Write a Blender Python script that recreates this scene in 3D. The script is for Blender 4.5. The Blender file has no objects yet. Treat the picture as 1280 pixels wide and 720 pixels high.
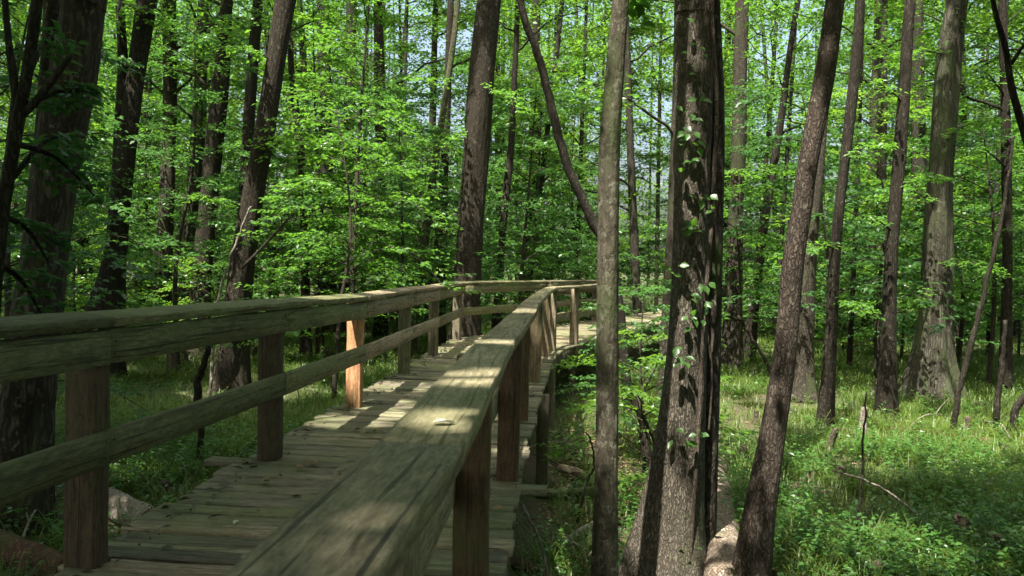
import bpy, math, random, time
import numpy as np
from mathutils import Vector, Matrix
T0 = time.time()
DEBUG = False
PI = math.pi
scene = bpy.context.scene
C = scene.collection
rng = np.random.default_rng(11)
random.seed(5)

# ------------------------------------------------------------------ camera
F = 1050.0
CAMZ = 1.30
PITCH = math.atan(28.0 / F)
ROLL = math.radians(1.5)
M3 = Matrix.Rotation(PI / 2 - PITCH, 3, 'X') @ Matrix.Rotation(ROLL, 3, 'Z')
cam = bpy.data.cameras.new('camera')
cam.sensor_width = 36.0
cam.lens = 36.0 * F / 1280.0
cam.clip_end = 2000.0
cam.clip_start = 0.05
cam.dof.use_dof = True
cam.dof.focus_distance = 9.0
cam.dof.aperture_fstop = 10.0
camo = bpy.data.objects.new('camera', cam)
C.objects.link(camo)
camo.matrix_world = Matrix.Translation((0, 0, CAMZ)) @ M3.to_4x4()
scene.camera = camo
M3I = M3.inverted()

def ray(px, py):
    return M3 @ Vector(((px - 640) / F, -(py - 360) / F, -1.0))

def at(px, py, d):
    v = ray(px, py)
    v = v * (d / v.y)
    return Vector((v.x, v.y, v.z + CAMZ))

def on(px, py, z):
    v = ray(px, py)
    t = (z - CAMZ) / v.z
    return Vector((v.x * t, v.y * t, z))

def proj(p):
    v = M3I @ (Vector(p) - Vector((0, 0, CAMZ)))
    return 640 + F * v.x / -v.z, 360 - F * v.y / -v.z

# ------------------------------------------------------------------ noise
def _hash(ix, iy, s):
    h = (ix * 374761393 + iy * 668265263 + s * 974634777) & 0xffffffff
    h = ((h ^ (h >> 13)) * 1274126177) & 0xffffffff
    return ((h ^ (h >> 16)) & 0xffff) / 65535.0

def vnoise(x, y, s=0):
    x = np.asarray(x, float); y = np.asarray(y, float)
    ix = np.floor(x).astype(np.int64); iy = np.floor(y).astype(np.int64)
    fx = x - ix; fy = y - iy
    fx = fx * fx * (3 - 2 * fx); fy = fy * fy * (3 - 2 * fy)
    a = _hash(ix, iy, s); b = _hash(ix + 1, iy, s)
    c = _hash(ix, iy + 1, s); d = _hash(ix + 1, iy + 1, s)
    return (a * (1 - fx) + b * fx) * (1 - fy) + (c * (1 - fx) + d * fx) * fy

def fbm(x, y, s=0, n=3):
    t = 0; a = 1.0; w = 0
    for i in range(n):
        t = t + a * vnoise(x * 2 ** i, y * 2 ** i, s + i * 17); w += a; a *= .55
    return t / w

# ------------------------------------------------------------------ ground height
GZ = -0.95
def gz(x, y):
    x = np.asarray(x, float); y = np.asarray(y, float)
    h = GZ + .16 * (fbm(x * .45 + 9, y * .45, 3) - .5) + .10 * (vnoise(x * 1.7, y * 1.7, 8) - .5)
    g = np.exp(-((x - 1.0) / .8) ** 2) * np.clip((y - 2) / 3, 0, 1) * np.clip((15 - y) / 4, 0, 1)
    h = h - .20 * g
    far = np.clip((y - 30) / 60, 0, 1)
    return h + .6 * far
def gz1(x, y): return float(gz(x, y))

# ------------------------------------------------------------------ sun and canopy gaps
SUN = np.array([.25, .40, -1.0]); SUN /= np.linalg.norm(SUN)      # the way light travels
def p2(v): return (v.x, v.y, v.z)
SPOTS = []   # (point, radius): places where the photograph shows a sunlit patch
def spot(px, py, z, r):
    SPOTS.append((np.array(p2(on(px, py, z))), r))
spot(428, 528, 0, .36); spot(455, 527, 0, .26); spot(482, 517, 0, .24); spot(497, 505, 0, .22); spot(446, 440, .5, .22)
spot(545, 437, 0, .40); spot(590, 425, 0, .35); spot(705, 415, 0, .7); spot(790, 388, 0, 1.3)
spot(560, 527, 1, .10); spot(545, 512, 1, .07); spot(598, 474, 1, .16); spot(630, 428, 1, .13); spot(655, 390, 1, .2)
spot(420, 672, 1, .028); spot(440, 655, 1, .03); spot(400, 640, 1, .03); spot(500, 640, 1, .02); spot(455, 700, 1, .025); spot(470, 620, 1, .03); spot(380, 700, 1, .02); spot(500, 590, 1, .03)
spot(455, 365, 1, .40); spot(410, 455, .5, .18)
spot(905, 512, -.9, 1.1); spot(800, 600, -.5, .32); spot(890, 655, -.7, .22); spot(838, 712, -.8, .3)
spot(1000, 590, -.9, .35); spot(1100, 470, -.9, 1.2); spot(1240, 560, -.9, .8)
spot(150, 640, -.8, .22); spot(330, 408, -.9, 2.0); spot(480, 400, -.9, 3.0)
spot(640, 598, -.2, .12); spot(720, 690, -.9, .2)

for px, py, d, r in ((846, 235, 6.3, .16), (852, 400, 6.3, .10), (812, 640, 6.2, .22), (985, 340, 5.8, .14), (965, 545, 5.8, .10), (757, 300, 5.4, .12), (757, 520, 5.4, .07), (1022, 130, 5.8, .12),
                     (590, 250, 17.3, .3), (1165, 300, 15.1, .35), (310, 260, 14, .2), (1110, 400, 12.9, .2), (1036, 440, 12, .25)):
    SPOTS.append((np.array(p2(at(px, py, d))), r))
def gap_frac(x, y):
    p = np.full(x.shape, .55)
    p = np.where((y > 13) & (x < -3), .43, p)
    p = np.where(y > 34, .36, p)
    p = np.where((x > 1.8) & (y > 8.7) & (y < 16.5), .72, p)
    p = np.where((x > 1.2) & (y <= 8.7), .22, p)
    p = np.where((x <= -1.9) & (y < 13), .13, p)
    p = np.where((np.abs(x + .6) < 1.6) & (y < 13), .07, p)
    p = np.where(y < 2, .1, p)
    return p

def keep_mask(P):
    """leaves of the high canopy stay where the sun is meant to be held back"""
    t = (GZ - P[:, 2]) / SUN[2]
    gx = P[:, 0] + t * SUN[0]; gy = P[:, 1] + t * SUN[1]
    n = .62 * vnoise(gx / 1.25, gy / 1.25, 41) + .38 * vnoise(gx / .42, gy / .42, 43)
    p = gap_frac(gx, gy)
    thr = 1 - (.5 + .21 * (2.2 * (p - .5) * 1.35))          # approximate quantile
    keep = n < thr
    for (q, r) in SPOTS:
        tt = (q[2] - P[:, 2]) / SUN[2]
        dx = P[:, 0] + tt * SUN[0] - q[0]; dy = P[:, 1] + tt * SUN[1] - q[1]
        rr = (.09 if r > .08 else .055) + r * (.75 + .5 * vnoise(P[:, 0] * 3, P[:, 1] * 3, 5))
        keep &= (dx * dx + dy * dy) > rr * rr
    return keep

# ------------------------------------------------------------------ mesh helpers
def mesh_np(name, co, faces, attrs=None, mat=None, smooth=False, k=None):
    """co (N,3); faces (M,k) ints, or a list of arrays with different k"""
    me = bpy.data.meshes.new(name)
    co = np.ascontiguousarray(co, dtype=np.float32)
    fl = faces if isinstance(faces, list) else [faces]
    fl = [np.asarray(f, dtype=np.int32) for f in fl if len(f)]
    loops = np.concatenate([f.ravel() for f in fl])
    sizes = np.concatenate([np.full(len(f), f.shape[1], np.int32) for f in fl])
    starts = np.concatenate([[0], np.cumsum(sizes)[:-1]]).astype(np.int32)
    me.vertices.add(len(co)); me.vertices.foreach_set('co', co.ravel())
    me.loops.add(len(loops)); me.loops.foreach_set('vertex_index', loops)
    me.polygons.add(len(sizes)); me.polygons.foreach_set('loop_start', starts)
    if smooth:
        me.polygons.foreach_set('use_smooth', np.ones(len(sizes), dtype=bool))
    for an, (ty, data) in (attrs or {}).items():
        a = me.attributes.new(an, ty, 'POINT')
        a.data.foreach_set('value' if ty == 'FLOAT' else 'vector', np.ascontiguousarray(data, dtype=np.float32).ravel())
    if mat: me.materials.append(mat)
    me.update(calc_edges=True)
    return me

def link(name, me, parent=None):
    o = bpy.data.objects.new(name, me)
    C.objects.link(o)
    if parent: o.parent = parent
    return o

def tag(o, label=None, cat=None, group=None, kind=None):
    if label: o['label'] = label
    if cat: o['category'] = cat
    if group: o['group'] = group
    if kind: o['kind'] = kind
    return o

def empty(name, loc, label, cat, group=None):
    o = bpy.data.objects.new(name, None); C.objects.link(o)
    o.empty_display_size = .2
    o.location = loc
    return tag(o, label, cat, group)

class Acc:
    """collects verts / faces / attributes of one mesh"""
    def __init__(s): s.co = []; s.f = {}; s.n = 0; s.at = {}
    def add(s, co, faces, **at):
        co = np.asarray(co, float)
        for f in (faces if isinstance(faces, list) else [faces]):
            f = np.asarray(f, int)
            if len(f): s.f.setdefault(f.shape[1], []).append(f + s.n)
        s.co.append(co); s.n += len(co)
        for k, v in at.items():
            v = np.asarray(v, float)
            if v.ndim == 0: v = np.full(len(co), float(v))
            s.at.setdefault(k, []).append(v)
    def build(s, name, mat, parent=None, smooth=False, off=None):
        co = np.concatenate(s.co)
        if off is not None: co = co - np.asarray(off, float)
        attrs = {k: ('FLOAT' if v[0].ndim == 1 else 'FLOAT_VECTOR', np.concatenate(v)) for k, v in s.at.items()}
        me = mesh_np(name, co, [np.concatenate(v) for v in s.f.values()], attrs, mat, smooth)
        return link(name, me, parent)

def catmull(P, n):
    P = [np.asarray(p, float) for p in P]
    out = []
    for i in range(len(P) - 1):
        a = P[max(i - 1, 0)]; b = P[i]; c = P[i + 1]; d = P[min(i + 2, len(P) - 1)]
        for j in range(n):
            t = j / n
            out.append(.5 * ((2 * b) + (-a + c) * t + (2 * a - 5 * b + 4 * c - d) * t * t + (-a + 3 * b - 3 * c + d) * t ** 3))
    out.append(P[-1])
    return np.array(out)

def tube(acc, pts, rad, n=8, cap=True, rfun=None, **at):
    """rings along pts; rfun(theta, s, r) -> radius array"""
    pts = np.asarray(pts, float); m = len(pts)
    rad = np.asarray(rad, float)
    tan = np.gradient(pts, axis=0); tan /= np.linalg.norm(tan, axis=1)[:, None] + 1e-9
    ref = np.array([0, 1.0, 0]) if abs(tan[0][1]) < .9 else np.array([1.0, 0, 0])
    u = np.cross(np.broadcast_to(ref, tan.shape), tan)
    u /= np.linalg.norm(u, axis=1)[:, None] + 1e-9
    v = np.cross(tan, u)
    s = np.concatenate([[0], np.cumsum(np.linalg.norm(np.diff(pts, axis=0), axis=1))])
    th = np.arange(n) * 2 * PI / n
    R = np.repeat(rad[:, None], n, 1)
    if rfun is not None: R = rfun(th[None, :], s[:, None], R)
    co = pts[:, None, :] + R[..., None] * (np.cos(th)[None, :, None] * u[:, None, :] + np.sin(th)[None, :, None] * v[:, None, :])
    co = co.reshape(-1, 3)
    i = np.arange(m - 1)[:, None] * n; j = np.arange(n)[None, :]; j2 = (j + 1) % n
    q = np.stack([i + j, i + j2, i + n + j2, i + n + j], -1).reshape(-1, 4)
    fs = [q]
    if cap:
        fs.append(np.arange(n)[None, ::-1]); fs.append(((m - 1) * n + np.arange(n))[None, :])
    acc.add(co, fs, **at)

def board(acc, p0, p1, w, t, tint, up=(0, 0, 1), seg=6, jit=.002, ch=.004, sag=0.0, twist=0.0):
    """a sawn board from p0 to p1: w across, t along up; chamfered, slightly uneven"""
    p0 = np.asarray(p0, float); p1 = np.asarray(p1, float)
    d = p1 - p0; L = np.linalg.norm(d); d /= L; ch = min(ch, .0035)
    up = np.asarray(up, float); sd = np.cross(d, up); sd /= np.linalg.norm(sd); up = np.cross(sd, d)
    hw, ht = w / 2, t / 2; c = ch
    prof = np.array([(-hw + c, -ht), (hw - c, -ht), (hw, -ht + c), (hw, ht - c), (hw - c, ht), (-hw + c, ht), (-hw, ht - c), (-hw, -ht + c)])
    rn = rng.random()
    uo = rng.random() * 40
    co = []; bc = []
    for k in range(seg + 1):
        f = k / seg
        a = twist * (f - .5)
        pr = prof @ np.array([[math.cos(a), math.sin(a)], [-math.sin(a), math.cos(a)]])
        o = rng.normal(0, jit, 2)
        pr = pr + rng.normal(0, jit * .5, pr.shape) + o
        e = p0 + d * L * f + up * sag * 4 * f * (1 - f)
        co.append(e + pr[:, :1] * sd + pr[:, 1:] * up)
        bc.append(np.stack([np.full(8, f * L + uo), prof[:, 0] + rn * 7, prof[:, 1] + rn * 3], -1))
    co = np.concatenate(co); bc = np.concatenate(bc)
    i = np.arange(seg)[:, None] * 8; j = np.arange(8)[None, :]; j2 = (j + 1) % 8
    q = np.stack([i + j, i + j2, i + 8 + j2, i + 8 + j], -1).reshape(-1, 4)
    acc.add(co, [q, np.arange(8)[None, ::-1], (seg * 8 + np.arange(8))[None, :]], bc=bc, rv=rn,
            tint=np.repeat(np.asarray(tint, float)[None, :], len(co), 0))

# ------------------------------------------------------------------ leaves
TPL_S = (np.array([(0, 0, 0), (.45, -.5, .10), (1, 0, -.06), (.45, .5, .10)]), [np.array([(0, 1, 2), (0, 2, 3)])])
TPL_L = (np.array([(0, 0, 0), (.22, -.36, .06), (.5, -.5, .10), (.78, -.28, .03), (1, 0, -.12), (.78, .28, .03), (.5, .5, .10), (.22, .36, .06), (.5, 0, 0)]),
         [np.array([(0, 1, 8), (1, 2, 8), (2, 3, 8), (3, 4, 8), (4, 5, 8), (5, 6, 8), (6, 7, 8), (7, 0, 8)])])

def leaf_add(acc, base, dr, nr, L, W, lv, tpl=TPL_S):
    base = np.asarray(base, float); n = len(base)
    if n == 0: return
    dr = dr / (np.linalg.norm(dr, axis=1)[:, None] + 1e-9)
    sd = np.cross(dr, nr); sd /= np.linalg.norm(sd, axis=1)[:, None] + 1e-9
    nn = np.cross(sd, dr)
    L = np.broadcast_to(L, (n,)); W = np.broadcast_to(W, (n,))
    t, fs = tpl; k = len(t)
    co = (base[:, None, :] + (t[None, :, 0:1] * L[:, None, None]) * dr[:, None, :]
          + (t[None, :, 1:2] * W[:, None, None]) * sd[:, None, :] + (t[None, :, 2:3] * L[:, None, None]) * nn[:, None, :])
    F_ = [(f[None] + (np.arange(n) * k)[:, None, None]).reshape(-1, f.shape[1]) for f in fs]
    acc.add(co.reshape(-1, 3), F_, lv=np.repeat(lv, k))

def rvec(n, s): return rng.normal(0, s, (n, 3))

def spray_leaves(B, D, S, p0, p1, n, spread, bag):
    """n leaves along the twig p0-p1, alternating sides"""
    t = (np.arange(n) + rng.random(n)) / n
    p = p0[None] + (p1 - p0)[None] * t[:, None] + rvec(n, spread)
    d = p1 - p0; d = d / (np.linalg.norm(d) + 1e-9)
    sd = np.cross(d, (0, 0, 1.0)); sd /= np.linalg.norm(sd) + 1e-9
    sg = np.where(np.arange(n) % 2 == 0, 1.0, -1.0)
    dr = d[None] * .7 + sd[None] * sg[:, None] * .9 + rvec(n, .25); dr[:, 2] -= .18
    bag[0].append(p); bag[1].append(dr)

# ------------------------------------------------------------------ materials
def newmat(name):
    m = bpy.data.materials.new(name); m.use_nodes = True
    nt = m.node_tree; nt.nodes.clear()
    out = nt.nodes.new('ShaderNodeOutputMaterial')
    return m, nt, out
def N(nt, ty, **kw):
    n = nt.nodes.new(ty)
    for k, v in kw.items():
        if k.startswith('i_'): n.inputs[k[2:].replace('_', ' ')].default_value = v
        else: setattr(n, k, v)
    return n
def ramp(nt, fac, stops):
    r = nt.nodes.new('ShaderNodeValToRGB')
    e = r.color_ramp.elements
    while len(e) < len(stops): e.new(.5)
    for el, (p, c) in zip(e, stops):
        el.position = p; el.color = (*c, 1) if len(c) == 3 else c
    nt.links.new(fac, r.inputs[0])
    return r
def mixc(nt, fac, a, b, bt='MIX'):
    m = nt.nodes.new('ShaderNodeMix'); m.data_type = 'RGBA'; m.blend_type = bt
    for s, v in ((0, fac), (6, a), (7, b)):
        if hasattr(v, 'is_linked') or hasattr(v, 'links'): nt.links.new(v, m.inputs[s])
        elif isinstance(v, (int, float)): m.inputs[s].default_value = v
        else: m.inputs[s].default_value = (*v, 1)
    return m.outputs[2]
def mathn(nt, op, a, b=None):
    m = nt.nodes.new('ShaderNodeMath'); m.operation = op
    for i, v in enumerate((a, b)):
        if v is None: continue
        if isinstance(v, (int, float)): m.inputs[i].default_value = v
        else: nt.links.new(v, m.inputs[i])
    return m.outputs[0]
def noise(nt, vec, scale, detail=3, rough=.55, mapscale=None, dist=0):
    if mapscale is not None:
        mp = nt.nodes.new('ShaderNodeMapping'); mp.inputs['Scale'].default_value = mapscale
        nt.links.new(vec, mp.inputs[0]); vec = mp.outputs[0]
    n = N(nt, 'ShaderNodeTexNoise'); n.inputs['Scale'].default_value = scale
    n.inputs['Detail'].default_value = detail; n.inputs['Roughness'].default_value = rough
    n.inputs['Distortion'].default_value = dist
    nt.links.new(vec, n.inputs['Vector'])
    return n.outputs['Fac']

def leafmat(name, dark, light, trans, tmix=.42, rough=.38, spec=.5):
    m, nt, out = newmat(name)
    a = N(nt, 'ShaderNodeAttribute', attribute_name='lv')
    oi = N(nt, 'ShaderNodeObjectInfo')
    f = mathn(nt, 'ADD', mathn(nt, 'MULTIPLY', a.outputs['Fac'], .7), mathn(nt, 'MULTIPLY', oi.outputs['Random'], .32))
    col = mixc(nt, f, dark, light)
    tcol = mixc(nt, f, tuple(c * .7 for c in trans), trans)
    b = N(nt, 'ShaderNodeBsdfPrincipled'); b.inputs['Roughness'].default_value = rough
    b.inputs['Specular IOR Level'].default_value = spec
    nt.links.new(col, b.inputs['Base Color'])
    t = N(nt, 'ShaderNodeBsdfTranslucent'); nt.links.new(tcol, t.inputs['Color'])
    mx = N(nt, 'ShaderNodeMixShader'); mx.inputs[0].default_value = tmix
    nt.links.new(b.outputs[0], mx.inputs[1]); nt.links.new(t.outputs[0], mx.inputs[2])
    nt.links.new(mx.outputs[0], out.inputs['Surface'])
    return m

LEAF = {
    'beech': leafmat('beech_leaf', (.030, .086, .016), (.066, .152, .024), (.17, .39, .035), .45),
    'maple': leafmat('maple_leaf', (.026, .080, .022), (.058, .140, .030), (.11, .27, .04)),
    'pale': leafmat('pale_leaf', (.042, .104, .015), (.094, .182, .024), (.22, .43, .03), .46),
    'deep': leafmat('deep_leaf', (.022, .066, .022), (.045, .112, .030), (.08, .21, .04)),
    'canopy': leafmat('canopy_leaf', (.028, .082, .016), (.064, .145, .024), (.18, .41, .035), .47),
    'far': leafmat('far_leaf', (.031, .088, .018), (.068, .152, .026), (.18, .41, .04), .47),
    'grass': leafmat('grass_blade', (.024, .058, .012), (.108, .155, .027), (.17, .28, .035), .34, .45, .4),
    'herb': leafmat('herb_leaf', (.026, .082, .018), (.062, .145, .026), (.12, .27, .035), .36),
    'petal': leafmat('bleached_leaf', (.42, .42, .34), (.55, .55, .45), (.3, .3, .22), .2),
    'crumb': leafmat('leaf_crumb', (.025, .018, .012), (.09, .06, .035), (.04, .02, .01), .05),
    'dry': leafmat('dry_leaf', (.12, .075, .04), (.24, .16, .09), (.2, .12, .05), .2, .6, .3),
}

def barkmat(name, dark, light, sc=22.0, zs=.16, lichen=0.0, lcol=(.26, .27, .21), moss=.0, bump=.55, mcol=(.045, .065, .02), furrow=True):
    m, nt, out = newmat(name)
    tc = N(nt, 'ShaderNodeTexCoord')
    vec = tc.outputs['Object']
    n1 = noise(nt, vec, sc, 4, .6, (1, 1, zs), .6)
    mp = nt.nodes.new('ShaderNodeMapping'); mp.inputs['Scale'].default_value = (1, 1, zs * 1.3)
    wn = N(nt, 'ShaderNodeTexNoise'); wn.inputs['Scale'].default_value = sc * .5; wn.inputs['Detail'].default_value = 3
    nt.links.new(vec, wn.inputs['Vector'])
    va = N(nt, 'ShaderNodeVectorMath', operation='MULTIPLY_ADD'); va.inputs[1].default_value = (1.6 / sc, 1.6 / sc, 3.5 / sc)
    nt.links.new(wn.outputs['Color'], va.inputs[0]); nt.links.new(vec, va.inputs[2])
    nt.links.new(va.outputs[0], mp.inputs[0])
    vo = N(nt, 'ShaderNodeTexVoronoi', feature='DISTANCE_TO_EDGE'); vo.inputs['Scale'].default_value = sc * 1.4
    nt.links.new(mp.outputs[0], vo.inputs['Vector'])
    cr = ramp(nt, vo.outputs['Distance'], [(0, (0, 0, 0)), (.22, (1, 1, 1))]).outputs[0]
    fine = noise(nt, vec, sc * 5, 3, .6, (1, 1, .5))
    h = mathn(nt, 'ADD', mathn(nt, 'MULTIPLY', n1, .8), mathn(nt, 'MULTIPLY', fine, .25))
    if furrow: h = mathn(nt, 'MULTIPLY', h, mathn(nt, 'ADD', mathn(nt, 'MULTIPLY', cr, .55), .45))
    col = ramp(nt, h, [(.22, tuple(c * .55 for c in dark)), (.42, dark), (.72, light)]).outputs[0]
    big = noise(nt, vec, 1.3, 3, .6, (1, 1, .5))
    col = mixc(nt, mathn(nt, 'MULTIPLY', ramp(nt, big, [(.42, (0, 0, 0)), (.68, (1, 1, 1))]).outputs[0], .45), col, tuple(.5 * (a + b) * .75 for a, b in zip(dark, light)))
    if lichen > 0:
        ln = noise(nt, vec, 17, 4, .7, (1, 1, .7))
        lm = ramp(nt, ln, [(.62 - lichen * .16, (0, 0, 0)), (.68 - lichen * .14, (1, 1, 1))]).outputs[0]
        col = mixc(nt, mathn(nt, 'MULTIPLY', lm, .6), col, lcol)
    if moss > 0:
        mn = noise(nt, vec, 3, 4, .6, (1, 1, .35))
        mm = ramp(nt, mn, [(.6 - moss * .25, (0, 0, 0)), (.72 - moss * .2, (1, 1, 1))]).outputs[0]
        col = mixc(nt, mathn(nt, 'MULTIPLY', mm, .7), col, mcol)
    b = N(nt, 'ShaderNodeBsdfPrincipled'); b.inputs['Roughness'].default_value = .85
    b.inputs['Specular IOR Level'].default_value = .12
    nt.links.new(col, b.inputs['Base Color'])
    bp = N(nt, 'ShaderNodeBump'); bp.inputs['Strength'].default_value = bump; bp.inputs['Distance'].default_value = .03
    nt.links.new(h, bp.inputs['Height']); nt.links.new(bp.outputs[0], b.inputs['Normal'])
    nt.links.new(b.outputs[0], out.inputs['Surface'])
    return m

BARK = {
    'dark': barkmat('dark_bark', (.016, .0135, .010), (.054, .047, .035), 24, .14, .04, (.10, .105, .075)),
    'oak': barkmat('furrowed_bark', (.026, .021, .017), (.105, .086, .069), 13, .12, .12, (.16, .165, .12), .2),
    'grey': barkmat('grey_bark', (.029, .025, .019), (.094, .082, .061), 32, .12, .06, (.15, .15, .11), .25),
    'spotted': barkmat('spotted_bark', (.036, .031, .022), (.108, .094, .068), 30, .5, .45, (.175, .175, .13), .4, furrow=False),
    'brown': barkmat('brown_bark', (.020, .017, .012), (.070, .059, .043), 30, .18, .05, (.13, .12, .09)),
    'cypress': barkmat('cypress_bark', (.034, .032, .023), (.100, .094, .069), 15, .05, .12, (.15, .15, .115), .5, .8, (.055, .070, .030), True),
    'ridged': barkmat('ridged_bark', (.056, .048, .037), (.200, .175, .136), 40, .14, .06, (.19, .19, .14), .2, bump=.7),
    'redbrown': barkmat('redbrown_bark', (.042, .033, .026), (.135, .108, .084), 34, .2, .07, (.19, .18, .14)),
    'thin': barkmat('twig_bark', (.034, .028, .021), (.10, .084, .066), 40, .3),
    'dead': barkmat('dead_wood', (.16, .135, .11), (.36, .32, .27), 30, .2, .3, (.34, .34, .28)),
    'log': barkmat('log_bark', (.14, .105, .078), (.36, .30, .235), 24, .7, .4, (.36, .33, .27), .3, .7, (.10, .105, .05)),
    'rotten': barkmat('rotten_wood', (.050, .030, .020), (.20, .105, .065), 18, .3, 0, moss=.2),
    'far': barkmat('far_bark', (.021, .019, .014), (.062, .056, .042), 16, .2, 0, moss=.25),
    'knee': barkmat('knee_bark', (.060, .046, .034), (.18, .145, .11), 34, .3, .1, moss=.3),
    'vine': barkmat('vine_bark', (.060, .046, .036), (.17, .14, .11), 60, .1),
}

def woodmat(name):
    m, nt, out = newmat(name)
    bc = N(nt, 'ShaderNodeAttribute', attribute_name='bc')
    rv = N(nt, 'ShaderNodeAttribute', attribute_name='rv')
    ti = N(nt, 'ShaderNodeAttribute', attribute_name='tint')
    tc = N(nt, 'ShaderNodeTexCoord'); geo = N(nt, 'ShaderNodeNewGeometry')
    g1 = noise(nt, bc.outputs['Vector'], 1.0, 5, .65, (13, 60, 60), .6)
    g2 = noise(nt, bc.outputs['Vector'], 1.0, 4, .6, (26, 260, 260))
    ring = noise(nt, bc.outputs['Vector'], 1.0, 2, .5, (.9, 22, 22), 1.5)
    sp = noise(nt, tc.outputs['Object'], 120, 3, .7)
    grain = mathn(nt, 'ADD', mathn(nt, 'ADD', mathn(nt, 'MULTIPLY', g1, .5), mathn(nt, 'MULTIPLY', g2, .3)), mathn(nt, 'MULTIPLY', sp, .2))
    base = ramp(nt, grain, [(.28, (.040, .034, .027)), (.43, (.125, .110, .088)), (.55, (.225, .203, .165)), (.72, (.36, .335, .285))]).outputs[0]
    base = mixc(nt, 1.0, base, ti.outputs['Color'], 'MULTIPLY')
    vb = mathn(nt, 'ADD', mathn(nt, 'MULTIPLY', rv.outputs['Fac'], .55), .70)
    vbc = N(nt, 'ShaderNodeCombineColor')
    for i in range(3): nt.links.new(vb, vbc.inputs[i])
    base = mixc(nt, 1.0, base, vbc.outputs[0], 'MULTIPLY')
    # dark weathered streaks and rot with the grain
    st = noise(nt, bc.outputs['Vector'], 1.0, 4, .6, (1.1, 16, 16), 1.0)
    sm = ramp(nt, st, [(.54, (0, 0, 0)), (.70, (1, 1, 1))]).outputs[0]
    base = mixc(nt, mathn(nt, 'MULTIPLY', sm, .70), base, (.026, .021, .016))
    ck = noise(nt, bc.outputs['Vector'], 1.0, 2, .5, (1.5, 95, 95), .3)
    cm = ramp(nt, ck, [(.60, (0, 0, 0)), (.66, (1, 1, 1))]).outputs[0]
    base = mixc(nt, mathn(nt, 'MULTIPLY', cm, .8), base, (.014, .011, .009))
    kn = N(nt, 'ShaderNodeTexVoronoi'); kn.inputs['Scale'].default_value = 1.0
    kmp = nt.nodes.new('ShaderNodeMapping'); kmp.inputs['Scale'].default_value = (2.6, 9, 9)
    nt.links.new(bc.outputs['Vector'], kmp.inputs[0]); nt.links.new(kmp.outputs[0], kn.inputs['Vector'])
    km = ramp(nt, kn.outputs['Distance'], [(.06, (1, 1, 1)), (.16, (0, 0, 0))]).outputs[0]
    base = mixc(nt, mathn(nt, 'MULTIPLY', km, .75), base, (.035, .022, .014))
    blo = noise(nt, tc.outputs['Object'], 7, 4, .7)
    base = mixc(nt, mathn(nt, 'MULTIPLY', ramp(nt, blo, [(.45, (0, 0, 0)), (.75, (1, 1, 1))]).outputs[0], .45), base, mixc(nt, 1.0, base, (.45, .43, .40), 'MULTIPLY'))
    # algae and moss, most on top of the boards
    mo = noise(nt, tc.outputs['Object'], 2.3, 5, .65)
    mo2 = noise(nt, tc.outputs['Object'], 26, 3, .6)
    sep = N(nt, 'ShaderNodeSeparateXYZ'); nt.links.new(geo.outputs['Normal'], sep.inputs[0])
    upm = mathn(nt, 'ADD', mathn(nt, 'MULTIPLY', sep.outputs['Z'], .13), .0)
    mm = mathn(nt, 'ADD', mathn(nt, 'ADD', mo, mathn(nt, 'MULTIPLY', mo2, .22)), upm)
    mm = mathn(nt, 'ADD', mm, mathn(nt, 'MULTIPLY', rv.outputs['Fac'], .16))
    mk = ramp(nt, mm, [(.68, (0, 0, 0)), (.94, (1, 1, 1))]).outputs[0]
    base = mixc(nt, mathn(nt, 'MULTIPLY', mk, .62), base, (.085, .098, .036))
    b = N(nt, 'ShaderNodeBsdfPrincipled'); b.inputs['Specular IOR Level'].default_value = .3
    rr = ramp(nt, grain, [(.3, (.8, .8, .8)), (.7, (.6, .6, .6))]).outputs[0]
    nt.links.new(rr, b.inputs['Roughness'])
    nt.links.new(base, b.inputs['Base Color'])
    hh = mathn(nt, 'SUBTRACT', mathn(nt, 'ADD', grain, mathn(nt, 'MULTIPLY', mk, .3)), mathn(nt, 'ADD', mathn(nt, 'MULTIPLY', sm, .25), mathn(nt, 'MULTIPLY', cm, .8)))
    bp = N(nt, 'ShaderNodeBump'); bp.inputs['Strength'].default_value = .55; bp.inputs['Distance'].default_value = .006
    nt.links.new(hh, bp.inputs['Height']); nt.links.new(bp.outputs[0], b.inputs['Normal'])
    nt.links.new(b.outputs[0], out.inputs['Surface'])
    return m
WOOD = woodmat('weathered_timber')

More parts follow.
